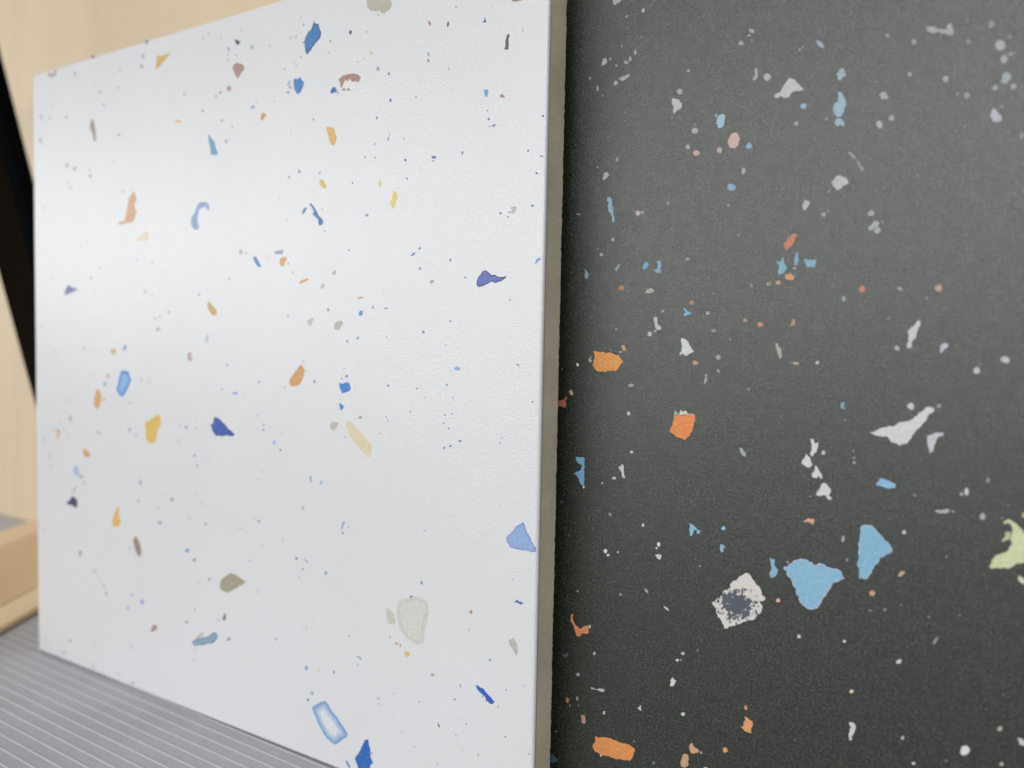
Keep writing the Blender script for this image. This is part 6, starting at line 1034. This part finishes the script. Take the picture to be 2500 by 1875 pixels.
1|185,188,184|-||229.07,45.52 229.01,45.22 228.78,44.98 228.45,45.06 228.22,45.28 228.37,45.58 228.60,45.71 228.97,45.62
1|176,177,164|-||286.76,44.73 286.61,44.41 286.41,44.27 286.15,44.29 285.98,44.46 286.11,44.85 286.36,45.08 286.68,45.12
1|122,126,123|-||222.80,141.58 222.75,141.38 222.43,141.23 222.26,141.31 222.06,141.58 222.15,141.99 222.52,142.08 222.67,141.99
1|162,164,160|-||248.46,155.16 248.40,154.85 248.15,154.67 247.74,154.86 247.64,155.13 247.80,155.46 248.13,155.51 248.36,155.36
1|164,166,164|-||207.64,131.58 207.65,131.28 207.35,131.12 206.95,131.23 206.81,131.54 206.96,131.82 207.20,131.86 207.57,131.80
1|113,120,117|-||240.74,123.67 240.68,123.47 240.51,123.33 240.35,123.50 240.29,123.70 240.32,124.03 240.50,124.16 240.66,124.07
1|99,121,128|-||223.14,19.51 223.06,19.21 222.95,19.04 222.73,19.13 222.56,19.32 222.59,19.68 222.87,19.87 223.03,19.82
1|152,156,154|-||203.71,170.79 203.62,170.53 203.47,170.39 203.22,170.54 203.20,170.82 203.26,171.19 203.45,171.21 203.63,171.09
1|196,202,198|-||252.48,54.32 252.49,54.09 252.48,53.81 252.11,53.64 251.90,53.83 251.85,54.07 251.95,54.38 252.20,54.45
1|143,143,140|-||277.01,165.51 276.88,165.32 276.64,165.17 276.33,165.37 276.24,165.60 276.29,165.97 276.57,165.95 276.80,165.91
1|156,159,156|-||211.23,73.41 211.37,73.18 211.20,72.99 210.89,72.88 210.71,73.12 210.66,73.39 210.71,73.67 210.94,73.65
1|142,146,142|-||238.77,173.70 238.74,173.53 238.39,173.49 238.17,173.65 237.98,173.89 238.10,173.95 238.32,174.04 238.69,173.86
1|131,131,131|-||260.63,70.82 260.59,70.54 260.38,70.41 260.22,70.43 260.12,70.78 260.21,71.05 260.38,71.20 260.54,71.14
1|151,154,145|-||234.57,106.48 234.69,106.21 234.61,105.91 234.42,105.94 234.17,106.11 234.10,106.51 234.13,106.70 234.34,106.67
1|125,125,125|-||211.08,176.59 211.02,176.29 210.94,176.16 210.77,176.40 210.74,176.63 210.78,176.88 210.88,176.95 211.01,176.83
1|153,155,148|-||274.99,101.32 274.93,100.99 274.66,100.94 274.43,101.01 274.23,101.33 274.29,101.58 274.71,101.69 275.01,101.58
1|143,143,141|-||263.99,168.86 263.84,168.76 263.51,168.88 263.22,169.17 263.29,169.43 263.47,169.50 263.81,169.28 263.96,169.10
1|117,121,118|-||241.04,102.83 240.94,102.52 240.67,102.46 240.38,102.58 240.30,102.79 240.44,103.06 240.63,103.23 240.89,103.12
1|215,215,211|-||219.13,71.88 219.01,71.68 218.90,71.53 218.58,71.61 218.58,71.87 218.62,72.06 218.87,72.29 219.06,72.17
1|223,210,174|-||262.52,45.48 262.41,45.25 262.17,44.99 261.88,44.99 261.76,45.24 261.94,45.62 262.18,45.71 262.43,45.71
1|156,159,156|-||267.86,161.47 267.72,161.09 267.58,161.11 267.36,161.25 267.25,161.48 267.29,161.79 267.51,161.85 267.77,161.66
1|188,188,205|-||271.50,38.91 271.42,38.61 271.23,38.36 271.02,38.43 270.95,38.61 271.01,38.90 271.18,39.12 271.42,39.01
1|143,147,145|-||226.42,168.69 226.41,168.53 226.12,168.53 225.87,168.59 225.67,168.80 225.82,169.00 226.05,169.13 226.36,168.98
1|184,188,179|-||287.19,38.47 287.09,38.21 286.92,38.06 286.72,38.15 286.59,38.27 286.71,38.57 286.91,38.80 287.08,38.73
1|138,141,138|-||214.35,55.57 214.22,55.34 214.00,55.19 213.74,55.32 213.62,55.42 213.79,55.75 213.91,55.88 214.20,55.89
1|118,118,118|-||239.23,172.66 239.12,172.57 238.81,172.56 238.61,172.66 238.52,172.81 238.64,172.92 238.87,172.97 239.09,172.84
1|181,181,181|-||210.27,134.66 210.22,134.41 209.94,134.33 209.74,134.38 209.64,134.63 209.68,134.96 209.98,135.03 210.19,134.98
1|206,213,211|-||227.83,43.71 227.70,43.45 227.52,43.34 227.21,43.31 227.13,43.53 227.22,43.74 227.50,43.92 227.69,43.90
1|212,213,204|-||270.26,77.55 270.20,77.29 269.93,77.14 269.73,77.22 269.60,77.51 269.62,77.72 269.95,77.84 270.14,77.83
1|183,183,173|-||253.93,108.66 253.83,108.33 253.60,108.22 253.35,108.30 253.28,108.60 253.33,108.77 253.64,108.91 253.87,108.86
1|137,130,101|-||198.94,19.92 198.85,19.80 198.55,19.63 198.34,19.62 198.25,19.77 198.30,19.90 198.53,20.04 198.87,20.08
1|230,231,229|-||211.10,63.98 210.93,63.78 210.75,63.73 210.53,63.67 210.42,63.88 210.44,64.11 210.69,64.26 210.99,64.20
1|157,112,96|-||202.24,27.03 202.21,26.88 202.07,26.70 201.90,26.79 201.83,26.98 201.88,27.19 202.06,27.38 202.20,27.25
1|106,110,108|-||266.11,117.14 265.95,116.92 265.77,116.83 265.55,116.90 265.44,117.13 265.46,117.32 265.73,117.34 265.95,117.28
1|118,122,119|-||228.22,157.37 228.12,157.24 227.97,157.11 227.81,157.25 227.66,157.50 227.75,157.65 227.90,157.78 228.11,157.66
1|130,130,130|-||206.65,132.79 206.51,132.65 206.34,132.57 206.07,132.68 205.98,132.87 206.08,132.95 206.29,133.05 206.44,132.99
1|132,132,132|-||265.09,61.77 265.04,61.70 264.82,61.60 264.53,61.60 264.43,61.66 264.51,61.76 264.81,61.87 265.04,61.85
1|150,150,150|-||222.30,118.77 222.28,118.60 222.07,118.48 221.82,118.52 221.65,118.70 221.77,119.01 222.07,119.06 222.20,119.00
1|133,136,130|-||283.07,165.26 283.04,165.12 282.83,165.03 282.58,165.20 282.43,165.42 282.55,165.58 282.80,165.57 282.99,165.48
1|229,229,229|-||204.54,78.83 204.42,78.53 204.31,78.44 204.14,78.48 204.03,78.66 204.13,78.98 204.29,79.08 204.40,78.97
1|228,228,228|-||211.81,81.58 211.77,81.39 211.55,81.28 211.31,81.36 211.18,81.50 211.32,81.72 211.48,81.80 211.72,81.73
1|134,134,134|-||232.00,46.72 231.96,46.52 231.86,46.39 231.74,46.41 231.70,46.67 231.73,46.86 231.82,47.02 231.95,46.98
1|210,210,210|-||212.16,81.54 212.09,81.33 211.93,81.29 211.72,81.33 211.56,81.57 211.71,81.83 211.83,81.92 212.08,81.81
1|151,155,153|-||210.08,172.52 209.92,172.33 209.75,172.27 209.55,172.41 209.45,172.60 209.54,172.78 209.80,172.86 209.98,172.73
1|149,152,151|-||208.47,174.24 208.42,174.01 208.25,173.95 207.95,174.11 207.92,174.31 208.03,174.48 208.21,174.57 208.41,174.39
1|205,207,207|-||260.84,54.94 260.74,54.73 260.47,54.56 260.31,54.65 260.21,54.77 260.30,55.08 260.48,55.14 260.73,55.08
1|138,138,138|-||253.86,155.16 253.81,154.91 253.66,154.92 253.45,155.00 253.32,155.28 253.38,155.46 253.59,155.52 253.76,155.50
1|131,131,131|-||211.66,114.85 211.59,114.67 211.30,114.56 211.15,114.67 211.05,114.84 211.10,115.03 211.26,115.10 211.52,114.98
1|160,160,160|-||232.47,158.72 232.37,158.59 232.23,158.51 232.03,158.58 231.91,158.85 231.97,159.03 232.19,159.12 232.42,158.95
1|206,208,203|-||273.48,34.55 273.44,34.27 273.24,34.20 273.02,34.18 272.87,34.27 272.98,34.54 273.17,34.68 273.41,34.73
1|112,112,112|-||259.24,97.74 259.14,97.62 258.91,97.54 258.80,97.57 258.64,97.68 258.72,97.86 259.00,97.88 259.20,97.85
1|180,166,137|-||249.02,127.16 249.03,126.94 248.80,126.77 248.59,126.79 248.43,126.85 248.47,127.12 248.62,127.24 248.93,127.26
1|154,157,155|-||212.12,182.97 212.11,182.79 211.94,182.57 211.72,182.51 211.57,182.55 211.52,182.70 211.73,182.86 211.97,182.97
1|125,127,125|-||237.85,134.01 237.79,133.86 237.54,133.82 237.39,133.87 237.25,134.01 237.34,134.24 237.59,134.28 237.81,134.21
1|140,140,140|-||275.51,156.75 275.37,156.53 275.29,156.49 275.08,156.52 275.01,156.77 275.06,156.95 275.21,157.09 275.40,157.05
1|116,116,116|-||248.55,169.10 248.46,169.02 248.25,168.94 248.11,169.02 247.97,169.29 248.06,169.40 248.23,169.53 248.42,169.37
1|189,176,140|-||233.46,25.02 233.52,24.77 233.38,24.57 233.22,24.60 233.07,24.74 233.08,24.93 233.16,25.07 233.32,25.15
1|168,168,168|-||220.69,114.54 220.62,114.28 220.42,114.25 220.23,114.31 220.10,114.52 220.21,114.69 220.31,114.79 220.55,114.66
1|97,115,109|-||198.32,105.64 198.24,105.45 198.11,105.34 197.96,105.42 197.83,105.62 197.90,105.75 198.12,105.89 198.26,105.82
1|204,204,199|-||210.48,17.51 210.39,17.27 210.25,17.16 210.02,17.18 209.97,17.33 209.99,17.57 210.15,17.72 210.42,17.70
1|203,203,203|-||222.38,67.34 222.35,67.16 222.13,67.06 221.92,67.06 221.85,67.28 221.84,67.38 222.15,67.56 222.30,67.44
1|153,153,153|-||228.53,43.86 228.48,43.79 228.27,43.64 228.12,43.69 228.00,43.72 228.13,43.89 228.27,43.96 228.49,43.97
1|111,116,111|-||198.96,74.76 198.91,74.53 198.78,74.50 198.59,74.53 198.48,74.75 198.53,74.91 198.73,75.01 198.88,75.03
1|185,187,182|-||279.08,85.66 279.02,85.48 278.80,85.42 278.62,85.49 278.58,85.67 278.58,85.82 278.80,85.94 278.98,85.93
1|121,124,116|-||271.69,84.61 271.62,84.50 271.47,84.35 271.32,84.41 271.23,84.54 271.24,84.77 271.41,84.86 271.62,84.80
1|119,119,119|-||278.71,36.59 278.57,36.33 278.38,36.25 278.28,36.29 278.19,36.45 278.26,36.60 278.40,36.72 278.61,36.68
1|151,151,151|-||277.87,82.37 277.77,82.26 277.65,82.16 277.46,82.23 277.36,82.30 277.44,82.51 277.57,82.57 277.75,82.60
1|136,136,136|-||264.22,135.00 264.18,134.82 264.03,134.79 263.87,134.92 263.86,135.02 263.88,135.26 264.00,135.29 264.18,135.15
1|137,140,140|-||206.06,150.89 206.01,150.74 205.81,150.68 205.70,150.73 205.58,150.97 205.63,151.10 205.79,151.18 205.95,151.13
1|163,166,163|-||203.61,54.37 203.56,54.16 203.38,54.08 203.22,54.14 203.14,54.28 203.14,54.41 203.43,54.57 203.57,54.50
1|168,168,168|-||261.18,89.65 261.11,89.52 260.95,89.45 260.82,89.46 260.74,89.71 260.78,89.87 260.99,89.93 261.09,89.90
1|118,121,118|-||206.86,166.47 206.79,166.32 206.63,166.35 206.45,166.42 206.38,166.65 206.43,166.74 206.63,166.79 206.82,166.68
1|151,151,151|-||267.54,62.48 267.47,62.30 267.33,62.19 267.17,62.19 267.06,62.32 267.14,62.47 267.32,62.62 267.44,62.55
1|128,128,128|-||285.34,82.22 285.26,82.09 285.10,81.92 284.98,82.04 284.96,82.17 285.02,82.32 285.11,82.39 285.27,82.34
1|116,116,116|-||272.08,120.86 272.04,120.71 271.89,120.59 271.80,120.68 271.71,120.89 271.77,121.02 271.89,121.04 272.03,121.01
1|129,129,129|-||261.10,90.59 261.00,90.43 260.84,90.37 260.68,90.37 260.68,90.55 260.73,90.77 260.86,90.82 260.97,90.76
1|139,139,139|-||254.78,141.50 254.73,141.29 254.53,141.24 254.35,141.31 254.33,141.48 254.37,141.66 254.54,141.69 254.67,141.62
1|113,113,113|-||286.77,50.91 286.75,50.78 286.68,50.70 286.58,50.74 286.54,50.87 286.56,50.98 286.67,51.14 286.73,51.12
1|191,191,191|-||213.27,65.03 213.21,64.83 213.10,64.80 212.91,64.80 212.88,64.95 212.88,65.14 213.05,65.22 213.20,65.20
1|185,189,185|-||209.07,80.16 209.01,79.96 208.85,79.92 208.74,79.95 208.68,80.13 208.72,80.32 208.85,80.35 208.98,80.33
1|141,141,141|-||235.51,140.31 235.42,140.17 235.29,140.13 235.17,140.17 235.09,140.33 235.17,140.39 235.30,140.44 235.45,140.43
1|137,137,137|-||254.69,137.59 254.66,137.41 254.52,137.42 254.38,137.49 254.32,137.59 254.39,137.74 254.47,137.83 254.63,137.77
1|170,169,169|-||249.69,68.68 249.60,68.52 249.50,68.42 249.36,68.46 249.28,68.62 249.33,68.74 249.43,68.78 249.60,68.78
1|119,121,121|-||204.50,27.64 204.42,27.47 204.33,27.40 204.16,27.43 204.11,27.61 204.20,27.72 204.29,27.80 204.41,27.78
1|146,146,146|-||248.83,108.46 248.80,108.34 248.66,108.26 248.58,108.30 248.52,108.44 248.56,108.54 248.69,108.65 248.82,108.58
1|171,171,171|-||231.94,64.87 231.89,64.77 231.75,64.71 231.67,64.75 231.60,64.85 231.67,64.98 231.75,65.07 231.93,65.04
1|149,149,149|-||277.09,73.98 277.05,73.85 276.96,73.83 276.86,73.87 276.84,73.94 276.85,74.11 276.93,74.15 277.04,74.12
1|168,168,168|-||260.83,91.91 260.79,91.83 260.73,91.79 260.69,91.82 260.64,91.91 260.65,91.96 260.73,92.00 260.81,91.97
'''


def add_chips(data, root, x_shift, mat, patch, dark):
    rnd = random.Random(5 if dark else 9)
    fine = bmesh.new()
    lay = fine.loops.layers.float_color.new('tint')
    for line in data.strip().splitlines():
        kind, col, core, lab, pts = line.split('|')
        P = [Vector((float(a) * 0.001 - x_shift, float(b) * 0.001))
             for a, b in (q.split(',') for q in pts.split())]
        P0 = P
        if kind == '0':
            P = resample(P, 0.0011, 0.0003 if dark else 0.00015, rnd)
            P = resample(P, 0.00045, 0.0002 if dark else 0.0001, rnd)
        c = sum(P, Vector((0, 0))) / len(P)
        if kind == '2':
            vs = [fine.verts.new((q.x, -0.00003, q.y)) for q in P]
            bs = [fine.verts.new((q.x, 0.0002, q.y)) for q in P]
            fs = [fine.faces.new(vs)]
            for i in range(len(P)):
                fs.append(fine.faces.new((vs[i], bs[i], bs[(i + 1) % len(P)], vs[(i + 1) % len(P)])))
            for f_ in fs:
                for lp in f_.loops: lp[lay] = rgbcol(col)
            continue
        me = prism(P, c, 0.00003, 0.00025)
        o = link('chip' if kind == '0' else 'speck', me, patch if core == '@patch' else mat, root)
        o.location = (c.x, 0, c.y)
        o.color = rgbcol(col)
        if lab: o['label'] = lab
        if core[0] not in '-@':
            w = 0.00028 if dark else 0.00022
            if 'outlined' in lab: w = 0.0007
            if 'two-tone' in lab: w = 0.0009
            if 'pale grey' in lab: w = 0.0011
            steps = 3 if 'outlined' in lab else 1
            ca, cb = rgbcol(col), rgbcol(core)
            for s_ in range(steps):
                f = (s_ + 1) / steps
                k = link('chip_centre', prism(resample(inset_poly(P0, w * (s_ + 1)), 0.0006, 0.0001, rnd), c, 0.00002 * (s_ + 1), 0.0), mat, o)
                k.location = (0, -0.00003, 0)
                k.color = [a * (1 - f) + b * f for a, b in zip(ca, cb)]
    if len(fine.verts):
        o = link('fine_specks', mesh_of(fine, 'fine_specks'), chip_mat('printed_fine_specks', WHITE_RELIEF, 0.36, 0.10, True), root)
        o['kind'] = 'stuff'
    else:
        fine.free()

MW, MD, MC = white_glaze(), dark_glaze(), clay_mat()
CW = chip_mat('printed_chip_on_white', WHITE_RELIEF, 0.30, 0.14)
CD = chip_mat('printed_chip_on_charcoal', DARK_RELIEF, 0.33, 0.16)
PM = patch_mat()
T = 0.0431 * U
RIB_TOP = 0.0

white = empty('terrazzo_tile', (0, 0, 0.00005),
              'white satin tile with blue, orange and grey flecks standing in front of the charcoal tile',
              'tile')
link('glaze', tile_glaze_mesh('white_glaze', U, U, 0.0011), MW, white)
link('clay_body', tile_body_mesh('white_body', U, U, 0.0011, T, 3), MC, white)
add_chips(WHITE_CHIPS, white, 0.0, CW, PM, False)

DX = 0.155
dark = empty('terrazzo_tile', (DX, 0.068 * U, 0.00005),
             'charcoal tile with sky blue, white and orange flecks standing behind the white tile',
             'tile')
link('glaze', tile_glaze_mesh('dark_glaze', U, U, 0.0011), MD, dark)
link('clay_body', tile_body_mesh('dark_body', U, U, 0.0011, T, 4), MC, dark)
add_chips(DARK_CHIPS, dark, DX, CD, PM, True)

# ------------------------------------------------------------------ ribbed mat
mat_root = empty('ribbed_mat', (0, 0, 0), 'grey vinyl mat with fine raised ribs lying under both tiles',
                 'mat', rz=math.radians(-1.0))
bm = bmesh.new()
box(bm, -0.75, 0.75, -0.42, 0.36, -0.006, -0.00018)
link('mat_base', mesh_of(bm, 'mat_base'), rubber_mat(), mat_root)
PITCH = 0.0188 * U
def rib_mesh():
    bm = bmesh.new()
    prof = [(-0.00034, -0.0012), (-0.00026, -0.00012), (-0.00012, -0.00002), (0.00012, -0.00002), (0.00026, -0.00012), (0.00034, -0.0012)]
    n = 24
    rows = []
    for i in range(n + 1):
        x = -0.745 + 1.49 * i / n
        rows.append([bm.verts.new((x, y, z)) for y, z in prof])
    for a, b in zip(rows, rows[1:]):
        for j in range(len(prof) - 1):
            bm.faces.new((a[j], b[j], b[j + 1], a[j + 1]))
    bm.faces.new(rows[0]); bm.faces.new(rows[-1][::-1])
    return mesh_of(bm, 'rib', True)
rm = rib_mesh()
rib0 = link('rib', rm, rib_mat(), mat_root)
rib0.location = (0, -0.0105 * U, 0)
k0 = 0
for k in range(-92, 110):
    if k == 0: continue
    y = -0.0105 * U - k * PITCH
    if y < -0.415 or y > 0.355: continue
    c = rib0.copy()
    scene.collection.objects.link(c)
    c.parent = mat_root
    c.location = (0, y, 0)

# ------------------------------------------------------------------ wooden stand parts at the back
WL = wood_mat('light_maple_board', (0.62, 0.49, 0.325, 1), (0.75, 0.61, 0.42, 1), (1, 1, 0.12))
WS = wood_mat('knotty_pine', (0.72, 0.54, 0.34, 1), (0.88, 0.69, 0.46, 1), (1, 0.12, 1))
WB = wood_mat('pine_board', (0.80, 0.63, 0.40, 1), (0.92, 0.77, 0.53, 1), (1, 0.12, 1))

bm = bmesh.new()
box(bm, -0.62, 0.75, 0.5 * U, 0.5 * U + 0.018, 0.0, 0.62)
bmesh.ops.bevel(bm, geom=bm.edges[:], offset=0.001, segments=2, affect='EDGES')
panel = link('wooden_backboard', mesh_of(bm, 'panel'), WL)
panel['label'] = 'light wooden board standing upright behind both tiles'
panel['category'] = 'backboard'

# pine rail with a thin ledge along its foot, lying on the mat and running away from the camera
d = Vector((-0.52, 0.854, 0)).normalized()
ang = math.atan2(d.y, d.x) - math.pi / 2
board = empty('wooden_rail', (-0.131 * U, 0.001 * U, 0.0),
              'low pine rail with a thin ledge lying on the mat left of the white tile', 'rail', rz=ang)
# local +y runs along the board, local -x is its width
def board_part(name, x0, x1, z0, z1, s0, s1, mat):
    bm = bmesh.new()
    vs = box(bm, x0 * U, x1 * U, s0 * U, s1 * U, z0 * U, z1 * U)
    # far end cut square with the panel behind
    for v in vs:
        if v.co.y > s0 * U + 1e-6:
            v.co.y += v.co.x * math.tan(-ang) * -1 * -1
    bmesh.ops.bevel(bm, geom=bm.edges[:], offset=0.0007, segments=2, affect='EDGES')
    return link(name, mesh_of(bm, name), mat, board)
board_part('ledge', -0.078, 0.0, 0.0, 0.012, -0.15, 0.52, WB)
def sloped_rail():
    bm = bmesh.new()
    prof = [(-0.074, 0.0), (-0.074, 0.0125), (-0.204, 0.080), (-0.290, 0.080), (-0.290, 0.0)]
    ends = []
    for s in (-0.15, 0.50):
        ends.append([bm.verts.new((x * U, (s + (x * math.tan(-ang) if s > 0 else 0)) * U, z * U)) for x, z in prof])
    n = len(prof)
    for k in range(n):
        bm.faces.new((ends[0][k], ends[0][(k + 1) % n], ends[1][(k + 1) % n], ends[1][k]))
    bm.faces.new(ends[0]); bm.faces.new(ends[1])
    bmesh.ops.recalc_face_normals(bm, faces=bm.faces)
    bmesh.ops.bevel(bm, geom=bm.edges[:], offset=0.0006, segments=2, affect='EDGES')
    return link('sloped_bar', mesh_of(bm, 'sloped_bar'), WS, board)
sloped_rail()

# black board leaning sideways in front of the panel
bb = empty('black_board', (0.0, 0.15 * U, 0.0),
           'black board tilted sideways between the wooden backboard and the white tile', 'board')
def slanted(name, xa, sa, xb, sb, y0, y1, mat):
    bm = bmesh.new()
    H = 1.32
    vs = []
    for y in (y0, y1):
        for x, z in ((xa, 0), (xb, 0), (xb + sb * H, H), (xa + sa * H, H)):
            vs.append(bm.verts.new((x * U, y * U, z * U)))
    for f_ in ((0, 1, 2, 3), (7, 6, 5, 4), (0, 4, 5, 1), (1, 5, 6, 2), (2, 6, 7, 3), (3, 7, 4, 0)):
        bm.faces.new([vs[i] for i in f_])
    bmesh.ops.recalc_face_normals(bm, faces=bm.faces)
    bmesh.ops.bevel(bm, geom=bm.edges[:], offset=0.0005, segments=2, affect='EDGES')
    return link(name, mesh_of(bm, name), mat, bb)
slanted('face_panel', -0.094, -0.498, 0.0095, -0.444, 0.004, 0.03, black_mat('black_brown_laminate', (0.006, 0.0045, 0.003, 1)))
slanted('edge_strip', 0.010, -0.444, 0.050, -0.440, 0.0, 0.03, black_mat('black_edging', (0.0025, 0.0028, 0.0035, 1)))
